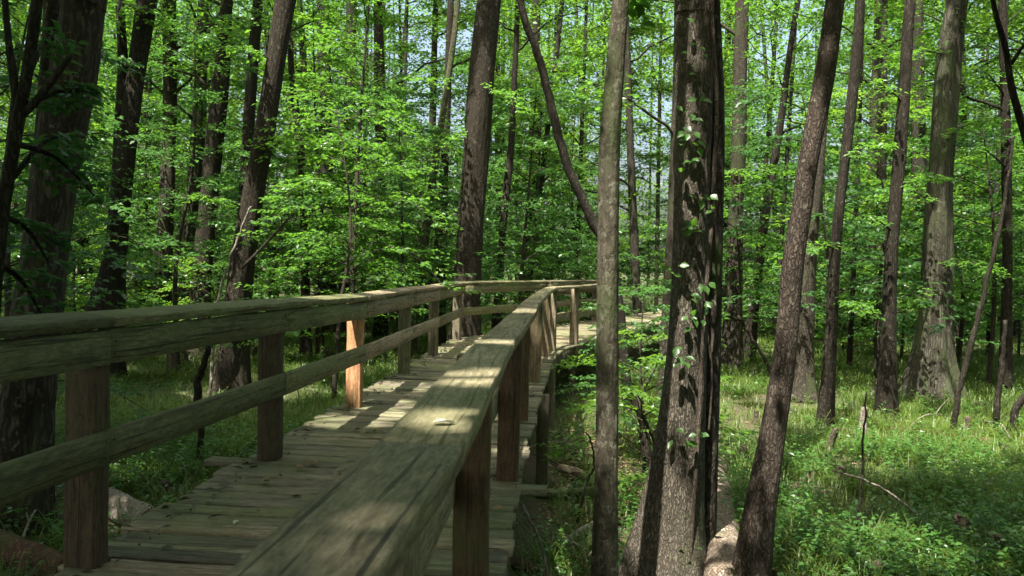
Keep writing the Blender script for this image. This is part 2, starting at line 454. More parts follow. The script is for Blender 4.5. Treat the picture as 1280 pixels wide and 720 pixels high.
def groundmat():
    m, nt, out = newmat('forest_floor')
    tc = N(nt, 'ShaderNodeTexCoord'); v = tc.outputs['Object']
    a = noise(nt, v, 38, 5, .7); c = noise(nt, v, .55, 4, .6); d = noise(nt, v, 6, 4, .65)
    vo = N(nt, 'ShaderNodeTexVoronoi'); vo.inputs['Scale'].default_value = 26; nt.links.new(v, vo.inputs['Vector'])
    lit = ramp(nt, a, [(.3, (.022, .016, .011)), (.5, (.060, .045, .030)), (.72, (.13, .098, .066))]).outputs[0]
    lit = mixc(nt, .35, lit, mixc(nt, vo.outputs['Color'], (.04, .03, .02), (.15, .11, .075)))
    gr = ramp(nt, d, [(.3, (.022, .045, .012)), (.7, (.055, .095, .022))]).outputs[0]
    mk = ramp(nt, mathn(nt, 'ADD', mathn(nt, 'MULTIPLY', c, .75), mathn(nt, 'MULTIPLY', d, .25)), [(.40, (0, 0, 0)), (.58, (1, 1, 1))]).outputs[0]
    col = mixc(nt, mathn(nt, 'MULTIPLY', mk, .8), lit, gr)
    b = N(nt, 'ShaderNodeBsdfPrincipled'); b.inputs['Roughness'].default_value = .95; b.inputs['Specular IOR Level'].default_value = .2
    nt.links.new(col, b.inputs['Base Color'])
    bp = N(nt, 'ShaderNodeBump'); bp.inputs['Strength'].default_value = .8; bp.inputs['Distance'].default_value = .03
    nt.links.new(mathn(nt, 'ADD', a, vo.outputs['Distance']), bp.inputs['Height']); nt.links.new(bp.outputs[0], b.inputs['Normal'])
    nt.links.new(b.outputs[0], out.inputs['Surface'])
    return m

# ------------------------------------------------------------------ ground
xs = np.concatenate([-np.geomspace(300, 22, 14), np.arange(-20, 20.01, .4), np.geomspace(22, 300, 14)])
ys = np.concatenate([-np.geomspace(200, 9, 10), np.arange(-8, 45, .4), np.geomspace(46, 400, 16)])
X, Y = np.meshgrid(xs, ys)
Z = gz(X, Y)
nx, ny = len(xs), len(ys)
i = np.arange(ny - 1)[:, None] * nx; j = np.arange(nx - 1)[None, :]
q = np.stack([i + j, i + j + 1, i + nx + j + 1, i + nx + j], -1).reshape(-1, 4)
tag(link('ground', mesh_np('ground', np.stack([X, Y, Z], -1).reshape(-1, 3), q, None, groundmat(), True)), kind='structure')

# ------------------------------------------------------------------ boardwalk
LE = [(-2.33, -1.2), (-1.80, 3.7), (-1.70, 5.2), (-1.55, 7.3), (-1.33, 9.8), (-1.16, 12.2), (-.98, 14.6), (.6, 17.9), (2.0, 20.7), (3.6, 24.0), (5.4, 28.0)]
RE = [(-.40, -1.4), (-.02, 3.55), (.05, 5.05), (.19, 7.1), (.38, 9.5), (.60, 12.0), (.78, 13.2), (2.0, 16.7), (3.4, 19.8), (5.0, 23.2), (6.9, 27.2)]
bw = empty('boardwalk', (-.9, 6, GZ), 'weathered wooden boardwalk with mossy railings curving away through the forest', 'boardwalk')
OFF = np.array((-.9, 6, GZ))
def lerp2(P, s):
    k = min(int(s), len(P) - 2); f = s - k
    return np.array(P[k]) * (1 - f) + np.array(P[k + 1]) * f
NAILS = []
RUST, nt_r, out_r = newmat('rusty_nail')
b_r = N(nt_r, 'ShaderNodeBsdfPrincipled'); b_r.inputs['Base Color'].default_value = (.035, .022, .015, 1); b_r.inputs['Roughness'].default_value = .7; b_r.inputs['Metallic'].default_value = .3
nt_r.links.new(b_r.outputs[0], out_r.inputs['Surface'])
deck = Acc()
s = 0.0
while s < len(LE) - 1.001:
    a = lerp2(LE, s); b = lerp2(RE, s)
    k = min(int(s), len(LE) - 2)
    step = np.linalg.norm((np.array(LE[k + 1]) + RE[k + 1] - np.array(LE[k]) - RE[k]) / 2)
    mid = (a + b) / 2
    d = (b - a) / np.linalg.norm(b - a)
    jl, jr = rng.normal(0, .022), rng.normal(0, .011)
    if abs(mid[1] - 5.3) < .08: jl = .22
    if abs(mid[1] - 4.95) < .08: jr = .16
    if rng.random() < .03: jr += .03
    A = a - d * (.03 + jl); B = b + d * (.03 + jr)
    w = .135 + rng.normal(0, .003)
    if mid[1] < 15:
        for fr in (.09, .5, .91):
            for sg in (-1, 1):
                q_ = A + (B - A) * fr + np.array((-d[1], d[0])) * sg * .035 + rng.normal(0, .004, 2)
                NAILS.append((q_[0], q_[1], .002))
    g = rng.random()
    tint = np.array((.92, .88, .75)) * rng.uniform(.60, 1.25)
    if g < .16: tint = np.array((1.0, 1.10, .66))
    elif g < .28: tint = np.array((1.5, 1.28, 1.1))
    zj = rng.normal(0, .0045)
    board(deck, (A[0], A[1], -.019 + zj), (B[0], B[1], -.019 + zj + rng.normal(0, .003)), w, .038, tint, seg=8, jit=.0022, twist=rng.normal(0, .03), ch=.005)
    s += .149 / step
dko = deck.build('deck', WOOD, bw, off=OFF)
nl_ = Acc()
for (x, y, z) in NAILS:
    tube(nl_, [(x, y, z - .004), (x, y, z + .0012)], [.0055, .005], 7)
tag(nl_.build('nail_heads', RUST, bw, off=OFF), kind='stuff')

def poly(P, z, inset=0.0): return [np.array((x, y, z)) for x, y in P]
# stringers under the deck
for nm, P, ins in (('joist', LE, .10), ('joist', RE, -.06), ('joist', None, 0)):
    jo = Acc()
    for k in range(len(LE) - 1):
        if P is None: a = (np.array(LE[k]) + RE[k]) / 2; b = (np.array(LE[k + 1]) + RE[k + 1]) / 2
        else: a = np.array(P[k]); b = np.array(P[k + 1])
        d = (b - a) / np.linalg.norm(b - a)
        board(jo, (a[0] + ins, a[1], -.145), (b[0] + ins - d[0] * .01, b[1] - d[1] * .01, -.145), .045, .20, (.75, .72, .62), seg=4, jit=.002)
    jo.build(nm, WOOD, bw, off=OFF)

LP = [(-2.2, -.4), (-1.97, 1.5), (-1.76, 3.5), (-1.55, 5.45), (-1.39, 7.51), (-1.24, 9.83), (-1.10, 11.89), (-.93, 14.45), (.66, 17.85), (2.06, 20.7)]
RP = [(-.40, -.7), (-.215, 1.42), (-.13, 3.2), (0, 5.1), (.10, 7.02), (.28, 9.37), (.50, 12.1), (.63, 12.95), (1.07, 14.2), (2.0, 17.2)]
# piles that carry the deck
for (x, y, r) in ((-.02, 5.22, 0), (.36, 8.8, 0), (.62, 12.5, 0), (1.05, 14.3, 0), (1.9, 17.0, 0), (-1.65, 5.6, 0), (-1.33, 9.9, 0), (-.9, 14.6, 0), (-1.9, 2.6, 0)):
    pl = Acc()
    g = gz1(x, y)
    board(pl, (x, y, g - .3), (x, y, -.045), .12, .12, (.50, .45, .38), up=(0, 1, 0), seg=5, jit=.003)
    pl.build('pile', WOOD, bw, off=OFF)

def railing(P, inner, fascia, ptints, capoff, railtint, capw, captilt):
    """inner: +1 when the deck lies towards +x"""
    fa = Acc(); subs = []
    n = len(P)
    P3 = [np.array((x, y, 0.)) for x, y in P]
    nor = []
    for k in range(n):
        t = P3[min(k + 1, n - 1)] - P3[max(k - 1, 0)]
        t /= np.linalg.norm(t); nor.append(np.array((t[1], -t[0], 0)) * inner)
    for k in range(n):
        pa = Acc(); p = P3[k]
        lean = rng.normal(0, .006, 2)
        t = P3[min(k + 1, n - 1)] - P3[max(k - 1, 0)]
        board(pa, p + (0, 0, -.22), p + (lean[0], lean[1], .955), .13, .115, ptints[k % len(ptints)], up=t / np.linalg.norm(t), seg=7, jit=.0018, ch=.006)
        subs.append(('post', pa))
    k = 0
    hz = [rng.normal(0, .005) + (({2: .05, 3: .028, 1: .07, 0: .08}.get(q_, 0.0)) if inner > 0 else 0) for q_ in range(n)]
    while k < n - 1:
        # boards run one or two bays, butted at the posts
        e = k + 1
        a, b = P3[k], P3[e]
        d = (b - a) / np.linalg.norm(b - a)
        ci = capoff
        ca = Acc()
        na, nb = nor[k], nor[e]
        tt = railtint(k)
        board(ca, a + na * ci + d * .0015 + (0, 0, .980 + hz[k]), b + nb * ci - d * .0015 + (0, 0, .980 + hz[e] + rng.normal(0, .002)), capw, .042, tt, up=np.array((0, 0, 1.0)) + na * captilt, seg=10, jit=.0012, twist=rng.normal(0, .02))
        subs.append(('cap_rail', ca))
        off = .0575 + .021
        if fascia:
            board(fa, a + na * off + d * .0015 + (0, 0, .873 - captilt * .05 + hz[k]), b + nb * off - d * .0015 + (0, 0, .873 - captilt * .05 + hz[e]), .145, .038, tt * rng.uniform(.8, 1.05), up=na, seg=8, jit=.0016)
        mr = Acc()
        board(mr, a + na * off + d * .0015 + (0, 0, .480 + hz[k] * .3), b + nb * off - d * .0015 + (0, 0, .480 + hz[e] * .3), .14, .038, tt * rng.uniform(.85, 1.1), up=na, seg=8, jit=.0016)
        subs.append(('mid_rail', mr))
        k = e
    nh = Acc()
    for k in range(1, n):
        for z in ((.905, .84, .51, .45) if fascia else (.51, .45)):
            q = P3[k] + nor[k] * (.0785 + .019); t = P3[k] - P3[k - 1]; t /= np.linalg.norm(t)
            for sg in (-.03, .03):
                c_ = q + t * (sg + rng.normal(0, .006)) + (0, 0, z + hz[k] * (1 if z > .7 else .3) + rng.normal(0, .006))
                tube(nh, [c_ - nor[k] * .004, c_ + nor[k] * .0025], [.0065, .0055], 7)
    nh.stuff = True
    subs.append(('nail_heads', nh))
    return fa, subs
RED = (1.2, .78, .60); GRY = (1.0, .90, .76); ORG = (2.6, 1.5, .92); TAN = np.array((1.12, 1.02, .84)); GRN = np.array((.78, .82, .52)); PNK = np.array((1.55, 1.26, 1.08))
def ltint(k): return [GRN * .8, GRN * .8, GRN * .95, GRN * 1.05, PNK, PNK * 1.05, TAN, GRN, TAN, TAN][k % 9]
def rtint(k): return [TAN * 1.36, TAN * 1.36, TAN * 1.28, TAN * 1.2, TAN, TAN][k % 6]
for P, inner, fas, pt, co_, rt, lab in ((LP, 1, True, [GRY, GRY, (.54, .38, .32), (.42, .30, .24), ORG, (.9, .92, .62), (.9, .88, .62), (1.0, .95, .8), GRY], .02, ltint, 'mossy green left railing with one orange post'),
                                        (RP, -1, False, [GRY, GRY, (.46, .27, .20), (.58, .36, .27), (.62, .40, .31), (.95, .80, .62), (.9, .7, .55), GRY, GRY], -.065, rtint, 'broad tan topped railing nearest the viewer')):
    fa, subs = railing(P, inner, fas, pt, co_, rt, .185 if fas else .145, .085 if fas else 0.0)
    if not fas:       # nailing ledger just under the cap, inner side, far bays
        for k in range(5, len(P) - 1):
            a, b = np.array((*P[k], .90)), np.array((*P[k + 1], .90)); d = (b - a) / np.linalg.norm(b - a); nn = np.array((d[1], -d[0], 0)) * inner
            board(fa, a + nn * .0785 + d * .003, b + nn * .0785 - d * .003, .10, .036, GRY, up=nn, seg=4)
        a, b = np.array((*P[0], .90)), np.array((*P[1], .90))
    ro = fa.build('railing', WOOD, bw, off=OFF); ro['label'] = lab
    for nm, ac in subs:
        so_ = ac.build(nm, RUST if nm == 'nail_heads' else WOOD, ro, off=OFF)
        if nm == 'nail_heads': tag(so_, kind='stuff')

# ------------------------------------------------------------------ trees
def ridged(th, s, n, seed):
    r = random.Random(seed)
    a, b, c, d = [r.uniform(0, 6.28) for _ in range(4)]
    w = th + .20 * np.sin(1.1 * s + a) + .05 * np.sin(4.3 * s + b + 3 * th) + .03 * np.sin(9.1 * s + 5 * th + c)
    x = .8 * np.abs(np.sin(n * .5 * w)) ** .8 + .2 * np.abs(np.sin(n * .5 * 2.1 * w + 2 * np.sin(1.3 * s + d)))
    return x - .6

def trunk_acc(acc, pts, rad, hero=0, flare=.35, lobes=5, seed=1, step=.12, fl_h=.45, fluted=0.0):
    """pts from the base up (with base below ground)"""
    pts = np.array(pts, float); rad = np.array(rad, float)
    seglen = np.linalg.norm(np.diff(pts, axis=0), axis=1).sum()
    n = max(3, int(seglen / max(len(pts) - 1, 1) / step))
    P = catmull(np.concatenate([pts, rad[:, None]], 1), n)
    r = random.Random(seed); ph = r.uniform(0, 6.28); ph2 = r.uniform(0, 6.28)
    ring = 10 if hero == 0 else (20 if hero == 1 else 56)
    def rf(th, s, R):
        base = np.exp(-np.maximum(s - .25, 0) / fl_h)
        o = R * (1 + flare * base * (1 + .45 * np.cos(lobes * th + ph) + .25 * np.cos((lobes + 2) * th + ph2)))
        if fluted:
            b2 = np.exp(-np.maximum(s - .3, 0) / 1.6)
            o = o * (1 + fluted * b2 * (np.abs(np.cos(2.5 * th + ph + .15 * s)) ** .7 - .55) + .05 * np.cos(5 * th + ph + .3 * s))
        o = o * (1 + .05 * np.sin(2 * th + .9 * s + ph) + .04 * np.sin(3 * th - 1.7 * s + ph2) + .03 * np.sin(2.3 * s + ph))
        if hero >= 1:
            amp = .055 if hero == 1 else .07
            o = o * (1 + amp * ridged(th, s, 13 if hero == 1 else 17, seed))
        return o
    tube(acc, P[:, :3], np.maximum(P[:, 3], .004), ring, True, rf)
    return P

def bough_crown(leafacc, woodacc, top, h0, h1, R, nb, nt, nl, L=.13, W=.075, seed=0, carve=True, trunkP=None, asc=.45):
    """boughs from the upper stem, twigs along them, leaves along the twigs"""
    bag = ([], [])
    ga = rng.random() * 6.28
    for k in range(nb):
        f = (k + rng.random() * .6) / nb
        h = h0 + (h1 - h0) * f
        if trunkP is not None:
            ii = np.argmin(np.abs(trunkP[:, 2] - h)); o = trunkP[ii, :3]; tr = trunkP[ii, 3]
        else: o = np.array((top[0], top[1], h)); tr = .06
        az = ga + k * 2.4 + rng.normal(0, .3)
        ln = R * (1 - .5 * abs(f - .35)) * rng.uniform(.65, 1.1)
        d = np.array((math.cos(az), math.sin(az), 0))
        p0 = o; p1 = o + d * ln * .5 + (0, 0, ln * asc * .6); p2_ = o + d * ln + (0, 0, ln * asc * .75)
        bp = catmull([p0, p1, p2_], 4)
        b0 = len(bag[0])
        bp[1:-1] += rvec(len(bp) - 2, .05 * ln / 3)
        for j in range(nt):
            t = .22 + .78 * (j + rng.random()) / nt
            x = t * (len(bp) - 1); a = int(min(x, len(bp) - 2)); q = bp[a] + (bp[a + 1] - bp[a]) * (x - a)
            sg = 1 if j % 2 else -1
            a2 = az + sg * rng.uniform(.4, 1.2)
            tl = ln * .38 * (1.15 - .6 * t) + .25
            e = q + np.array((math.cos(a2), math.sin(a2), rng.normal(.05, .18))) * tl
            spray_leaves(None, None, None, q, e, nl, .11, bag)
        if woodacc is not None:
            fr = keep_mask(np.concatenate(bag[0][b0:])).mean() if carve else 1
            if fr > .62: tube(woodacc, bp, np.linspace(min(tr * .45, .045), .008, len(bp)), 5, False)
    P = np.concatenate(bag[0]); D = np.concatenate(bag[1])
    if carve:
        k = keep_mask(P); P, D = P[k], D[k]
    n = len(P)
    if n == 0: return
    nr = np.tile((0, 0, 1.0), (n, 1)) + rvec(n, .42)
    sz = rng.uniform(.65, 1.2, n)
    leaf_add(leafacc, P, D, nr, L * sz, W * sz, np.clip(rng.normal(.5, .22, n) + .25 * (vnoise(P[:, 0] * 1.1, P[:, 2] * 1.1, 9) - .5), 0, 1))

REFS = []      # (px, short name) of the trees worth naming others by
ALL_LABELS = {}
def uniq(label):
    assert label not in ALL_LABELS, label
    ALL_LABELS[label] = 1
    return label

def make_tree(kind, label, cat, d, pix, bark, height, crown=(3.0, 14, 10, 24), hero=1, flare=.35, lobes=5, ref=None, leaf='canopy',
              group=None, fl_h=.45, fluted=0., h0f=.5, stems=None, low=None, twoleaf=None):
    """pix: (px, py, width px) from the top of the visible stem down to its foot"""
    seed = len(ALL_LABELS) + 3
    pts = []; rad = []
    for (x, y, w) in reversed(pix):
        p = at(x, y, d); pts.append(np.array(p)); rad.append(w * d / F / 2)
    g = gz1(pts[0][0], pts[0][1])
    d0 = (pts[0] - pts[1]); 
    foot = pts[0].copy()
    if foot[2] > g + .05:
        k = (foot[2] - g) / max(-d0[2], .05)
        foot = foot + d0 * min(k, .6); foot[2] = g
        pts.insert(0, foot.copy()); rad.insert(0, rad[0] * 1.03)
    else: pts[0][2] = g; foot = pts[0].copy()
    pts.insert(0, foot - np.array((0, 0, .28))); rad.insert(0, rad[0] * 1.05)
    top = pts[-1]; dv = top - pts[-2]; dv = dv / np.linalg.norm(dv)
    z = top[2]; rt = rad[-1]
    hz = height + GZ
    if hz > z + .8:
        for f in (.35, .7, 1.0):
            dd = dv * (1 - .5 * f) + np.array((0, 0, .5 * f))
            ln = (hz - z) * (f - (0 if f == .35 else (.35 if f == .7 else .7)))
            prev = pts[-1]
            pts.append(prev + dd / np.linalg.norm(dd) * ln); rad.append(max(rt * (1 - .72 * f), .012))
    base = foot.copy()
    root = empty(kind, tuple(base), uniq(label), cat, group)
    acc = Acc()
    trunkP = trunk_acc(acc, pts, rad, hero, flare, lobes, seed, .05 if hero == 2 else (.12 if hero == 1 else .3), fl_h, fluted)
    for st in (stems or []):
        sp = [np.array(at(x, y, d + st.get('dd', 0))) for (x, y, w) in reversed(st['pix'])]
        sr = [w * d / F / 2 for (x, y, w) in reversed(st['pix'])]
        if st.get('up'):
            v = sp[-1] - sp[-2]; v = v / np.linalg.norm(v)
            sp.append(sp[-1] + (v + (0, 0, .4)) * st['up'] * .6); sr.append(sr[-1] * .4)
        if st.get('ground'):
            gg = gz1(sp[0][0], sp[0][1]); sp[0][2] = min(sp[0][2], gg - .15)
        ta = Acc() if st.get('sep') else acc
        trunk_acc(ta, sp, sr, st.get('hero', min(hero, 1)), st.get('flare', .1), 4, seed + 7, .1)
        if st.get('sep'): ta.build('twin_stem', BARK[st['sep']], root, True, base)
    la = Acc(); wa = acc
    R, nb, nt, nl = crown
    zt = trunkP[-1, 2]
    L = .135 if d < 15 else .12
    bough_crown(la, wa, top, g + (zt - g) * (h0f if d < 13.5 or h0f != .5 else .33), zt + .2, R, nb, nt, nl, L, L * .58, trunkP=trunkP)
    for lw in (low or []):
        # a low leafy bough that reaches into view: start px, end px, depth offset, leaves
        (x0, y0, x1, y1, dd, n, lf) = lw
        a = np.array(at(x0, y0, d)); b = np.array(at(x1, y1, d + dd)); m_ = (a + b) / 2 + (0, 0, .12 * np.linalg.norm(b - a))
        bp = catmull([a, m_, b], 5); tube(wa, bp, np.linspace(.022, .005, len(bp)), 5, False)
        bag = ([], [])
        for k in range(n):
            t = .25 + .75 * (k + .5) / n
            q = bp[int(t * (len(bp) - 1))] + rvec(1, .02)[0]
            az = math.atan2(b[1] - a[1], b[0] - a[0]) + (1 if k % 2 else -1) * rng.uniform(.5, 1.2)
            e = q + np.array((math.cos(az), math.sin(az), rng.normal(-.1, .12))) * np.linalg.norm(b - a) * .32 * (1.2 - .5 * t)
            spray_leaves(None, None, None, q, e, 11, .02, bag)
        P = np.concatenate(bag[0]); D = np.concatenate(bag[1]); n2 = len(P)
        sz = rng.uniform(.7, 1.15, n2)
        leaf_add(la, P, D, np.tile((0, 0, 1.0), (n2, 1)) + rvec(n2, .3), lf * sz, lf * .52 * sz, np.clip(rng.normal(.55, .2, n2), 0, 1), TPL_L)
    acc.build('trunk', BARK[bark], root, True, base)
    if la.n:
        la.build('crown', LEAF[leaf], root, False, base)
    if ref:
        REFS.append((proj(base + np.array((0, 0, 1.2)))[0], ref, d, root))
    return root

TALL = (4.0, 34, 14, 34)
G1 = 'large tree trunks around the boardwalk'
A_ = make_tree('oak_tree', 'thick furrowed dark trunk leaning right at the far left behind the railing', 'tree', 6.8,
    [(112, -60, 46), (105, 10, 48), (92, 100, 56), (70, 210, 54), (54, 330, 54), (44, 400, 62), (28, 520, 72), (12, 655, 88)], 'oak', 16, TALL, 2, .25, ref='the furrowed oak', group=G1,
    stems=[dict(pix=[(68, -60, 22), (66, 30, 23), (58, 140, 24), (50, 250, 24), (46, 330, 22)], up=5, dd=.35)])
make_tree('forked_tree', 'slender dark forked tree at the left edge in front of the furrowed oak', 'tree', 5.0,
    [(50, -50, 13), (44, 20, 14), (34, 90, 14), (25, 140, 15), (14, 200, 16), (3, 270, 16), (-8, 380, 18), (-16, 520, 20), (-22, 700, 24)], 'dark', 8, (2.2, 12, 8, 14), 1, .15, ref='the forked tree', leaf='deep',
    stems=[dict(pix=[(88, 70, 7), (66, 100, 9), (42, 130, 10), (24, 146, 12)], flare=0), dict(pix=[(8, 20, 8), (15, 80, 10), (22, 135, 11)], up=2, flare=0)],
    low=[(26, 140, 110, 115, .4, 9, .10), (20, 180, 118, 245, .6, 10, .10), (10, 230, 95, 170, .8, 9, .09), (5, 270, 62, 330, .5, 9, .10), (0, 330, 55, 400, .4, 8, .10), (30, 110, 75, 40, .5, 8, .09)])
make_tree('double_tree', 'dark tree of two stems joined low down, just right of the furrowed oak', 'tree', 15.0,
    [(188, -40, 25), (182, 10, 25), (168, 105, 22), (157, 200, 22), (147, 290, 24), (139, 350, 32), (132, 395, 44), (128, 440, 52)], 'dark', 17, TALL, 1, .3, ref='the two-stemmed tree', group=G1, low=[(160, 180, 225, 165, -0.6, 16, 0.09), (150, 275, 85, 295, -0.7, 16, 0.09), (143, 330, 205, 335, -0.8, 14, 0.09)],
    stems=[dict(pix=[(148, -40, 10), (151, 30, 11), (153, 100, 13), (147, 220, 14), (138, 330, 16), (132, 420, 22)], up=4, ground=True)])
make_tree('tree', 'straight mid grey trunk with leafy sprays before it, left of the pale trunk pair', 'tree', 20,
    [(212, -20, 15), (212, 70, 16), (212, 150, 17), (208, 260, 18), (203, 350, 21), (200, 430, 26)], 'grey', 18, TALL, 1, ref='the straight grey trunk')
make_tree('tree', 'dark upright trunk whose foot stands beside a pale trunk base', 'tree', 19,
    [(286, -30, 14), (281, 30, 16), (275, 120, 20), (264, 215, 21), (256, 300, 23), (250, 380, 27), (247, 440, 32)], 'brown', 18, TALL, 1, ref='the pale-footed trunk')
make_tree('tree', 'pale smooth grey trunk leaning behind the dark upright trunk', 'tree', 22,
    [(252, 60, 14), (247, 180, 17), (240, 270, 19), (233, 340, 24), (228, 410, 30)], 'cypress', 17, TALL, 1, .4, fl_h=.9)
make_tree('tree', 'slim straight dark stem rising behind the big leaning trunk left of centre', 'tree', 17.5,
    [(325, -30, 12), (321, 20, 13), (314, 110, 14), (308, 200, 13), (303, 290, 14), (300, 400, 17)], 'dark', 16, (2.8, 20, 10, 22), 1, group=G1)
make_tree('tree', 'big dark trunk leaning right that stands beyond the second left railing post', 'tree', 14.1,
    [(362, -40, 25), (355, 15, 25), (341, 100, 23), (327, 185, 23), (313, 265, 26), (301, 345, 30), (293, 420, 36), (288, 490, 44)], 'brown', 17, TALL, 2, .3, ref='the big left leaning trunk', group=G1, low=[(322, 200, 388, 176, -0.8, 18, 0.09), (312, 265, 245, 248, -0.6, 16, 0.09), (345, 80, 290, 60, -0.5, 14, 0.09)],
    stems=[dict(pix=[(370, 262, 2), (352, 283, 3), (325, 312, 3.5), (302, 335, 4)], flare=0, dd=-.3)])
make_tree('tree', 'thin bowed dark stem standing alone right of the big leaning trunk', 'tree', 19,
    [(362, 40, 7), (366, 110, 8), (375, 180, 9), (379, 250, 9), (381, 320, 10), (382, 400, 13)], 'dark', 12, (2.2, 16, 9, 18), 1, ref='the thin bowed stem')
make_tree('tree', 'pale distant trunk in bright leaves left of the slim brown trunk', 'tree', 27,
    [(440, -20, 12), (438, 90, 13), (435, 200, 14), (432, 300, 15), (430, 390, 18)], 'far', 20, TALL, 1)
make_tree('tree', 'slim straight brown trunk behind the orange post', 'tree', 24,
    [(472, -10, 11), (474, 90, 13), (476, 200, 13), (476, 300, 13), (476, 400, 16)], 'brown', 18, TALL, 1, ref='the slim brown trunk')
make_tree('tree', 'very thin curved stem slanting up left of the tall central trunk', 'tree', 19.5,
    [(574, -20, 6), (566, 60, 7), (552, 150, 8), (541, 225, 10), (531, 300, 11), (521, 370, 11), (513, 430, 13)], 'spotted', 14, (2.4, 16, 9, 20), 1, ref='the thin curved stem')
make_tree('tree', 'short spotted brown trunk between the thin curved stem and the central trunk', 'tree', 22,
    [(562, 40, 8), (558, 150, 10), (554, 250, 12), (551, 340, 13), (549, 410, 15)], 'brown', 15, TALL, 1)
make_tree('tree', 'tall plain grey-brown trunk standing behind the bend of the railing', 'tree', 17.5,
    [(614, -40, 28), (609, 20, 29), (602, 100, 31), (595, 190, 31), (589, 280, 33), (584, 360, 35), (580, 440, 42)], 'brown', 20, TALL, 2, .3, ref='the tall central trunk', group=G1, low=[(600, 110, 655, 145, -0.9, 16, 0.09), (598, 160, 540, 205, -0.9, 16, 0.09)])
make_tree('tree', 'slim crooked trunk just right of the tall central trunk', 'tree', 21,
    [(648, -10, 7), (644, 80, 7), (639, 180, 8), (632, 250, 9), (626, 320, 9), (620, 410, 12)], 'dark', 15, (2.4, 18, 9, 20), 1, ref='the slim crooked trunk')
make_tree('tree', 'slim spotted pale trunk standing close beside the boardwalk', 'tree', 5.5,
    [(779, -60, 21), (775, 10, 22), (767, 110, 25), (762, 200, 26), (760, 330, 26), (759, 480, 27), (757, 620, 28), (754, 770, 32)], 'spotted', 9, (2.2, 12, 9, 16), 2, .18, ref='the spotted trunk', group=G1,
    low=[(776, -30, 800, 22, .3, 5, .12)])
Q_ = make_tree('tree', 'stout grey-brown trunk with a darker twin stem and a fallen log at its foot', 'tree', 6.45,
    [(868, -60, 44), (867, 20, 44), (867, 110, 44), (865, 240, 44), (862, 350, 45), (857, 450, 50), (849, 550, 62), (839, 640, 84), (832, 700, 108)], 'ridged', 17, TALL, 2, .12, 4, ref='the stout trunk', group=G1, fl_h=.3,
    stems=[dict(pix=[(890, -60, 18), (892, 40, 19), (895, 150, 20), (893, 300, 21), (889, 450, 24), (884, 580, 28), (876, 705, 36)], up=6, hero=1, ground=True, dd=.12, sep='oak')])
make_tree('tree', 'slim trunk half hidden behind the left side of the stout trunk', 'tree', 14,
    [(848, -10, 8), (846, 80, 9), (843, 190, 11), (840, 290, 12), (836, 350, 13), (832, 450, 16)], 'grey', 13, (2.5, 18, 9, 20), 1)
make_tree('tree', 'grey trunk standing first to the right behind the stout trunk', 'tree', 19,
    [(928, -20, 15), (926, 60, 16), (924, 160, 18), (920, 260, 19), (917, 360, 21), (913, 455, 26)], 'grey', 18, TALL, 1, .3, ref='the first grey trunk', low=[(922, 230, 985, 215, -0.8, 16, 0.09), (918, 320, 870, 300, -0.8, 14, 0.09)])
make_tree('tree', 'thin trunk leaning right between the first grey trunk and the leaning brown tree', 'tree', 21,
    [(999, -10, 6), (988, 60, 7), (976, 150, 9), (965, 220, 10), (952, 300, 11), (943, 380, 12), (936, 440, 15)], 'dark', 15, (2.4, 18, 9, 20), 1)
make_tree('tree', 'leaning brown tree with a torn strip of bark in the right foreground', 'tree', 5.9,
    [(1050, -60, 21), (1044, 0, 22), (1031, 95, 23), (1011, 200, 22), (1001, 270, 23), (991, 330, 25), (981, 440, 27), (966, 540, 30), (950, 640, 37), (938, 735, 47)], 'redbrown', 10, (2.6, 14, 10, 18), 2, .15, ref='the leaning brown tree', group=G1)
make_tree('tree', 'grey trunk peeping out right of the leaning brown tree', 'tree', 14.9,
    [(1040, -20, 13), (1033, 80, 14), (1024, 180, 15), (1014, 280, 19), (1008, 380, 20), (1004, 450, 25), (1001, 495, 34)], 'grey', 17, TALL, 1, .3, group=G1)
make_tree('tree', 'slender dark trunk with a sunlit foot right of the grey peeping trunk', 'tree', 12.1,
    [(1076, -20, 11), (1071, 60, 12), (1061, 160, 13), (1051, 245, 13), (1043, 330, 14), (1038, 430, 15), (1031, 537, 20)], 'dark', 13, (2.4, 18, 9, 18), 1, .2, ref='the slender dark trunk', low=[(1057, 200, 1108, 182, -0.6, 14, 0.085), (1046, 310, 985, 330, -0.7, 14, 0.085), (1040, 380, 1090, 395, -0.7, 12, 0.085)])
make_tree('tree', 'very thin pole-like stem in the leaves behind the slender dark trunk', 'tree', 20,
    [(1076, 120, 4), (1072, 220, 5), (1068, 320, 5), (1063, 430, 7)], 'dark', 9, (1.8, 12, 8, 16), 1, .1)
make_tree('tree', 'dark straight trunk standing next left of the big cypress', 'tree', 13.0,
    [(1139, -20, 12), (1135, 40, 13), (1129, 130, 14), (1122, 220, 15), (1115, 310, 16), (1111, 400, 18), (1107, 525, 25)], 'dark', 15, (2.8, 20, 10, 20), 1, .3, ref='the dark straight trunk', low=[(1121, 235, 1180, 222, -0.8, 16, 0.085), (1117, 290, 1062, 276, -0.6, 14, 0.085), (1129, 130, 1085, 105, -0.5, 12, 0.085)])
make_tree('cypress_tree', 'big pale cypress with a fluted flaring base on the right', 'cypress', 15.3,
    [(1200, -40, 24), (1195, 10, 25), (1186, 70, 28), (1180, 150, 29), (1174, 250, 30), (1171, 330, 32), (1168, 400, 36), (1165, 450, 45), (1163, 500, 62)], 'cypress', 22, TALL, 2, .12, 5, ref='the big cypress', fl_h=.5, fluted=.5, group=G1, low=[(1176, 180, 1240, 150, -1.0, 18, 0.09), (1174, 262, 1105, 245, -1.0, 18, 0.09), (1172, 330, 1240, 340, -1.1, 16, 0.09), (1184, 70, 1115, 88, -0.9, 16, 0.09), (1170, 385, 1110, 380, -1.1, 14, 0.09)])
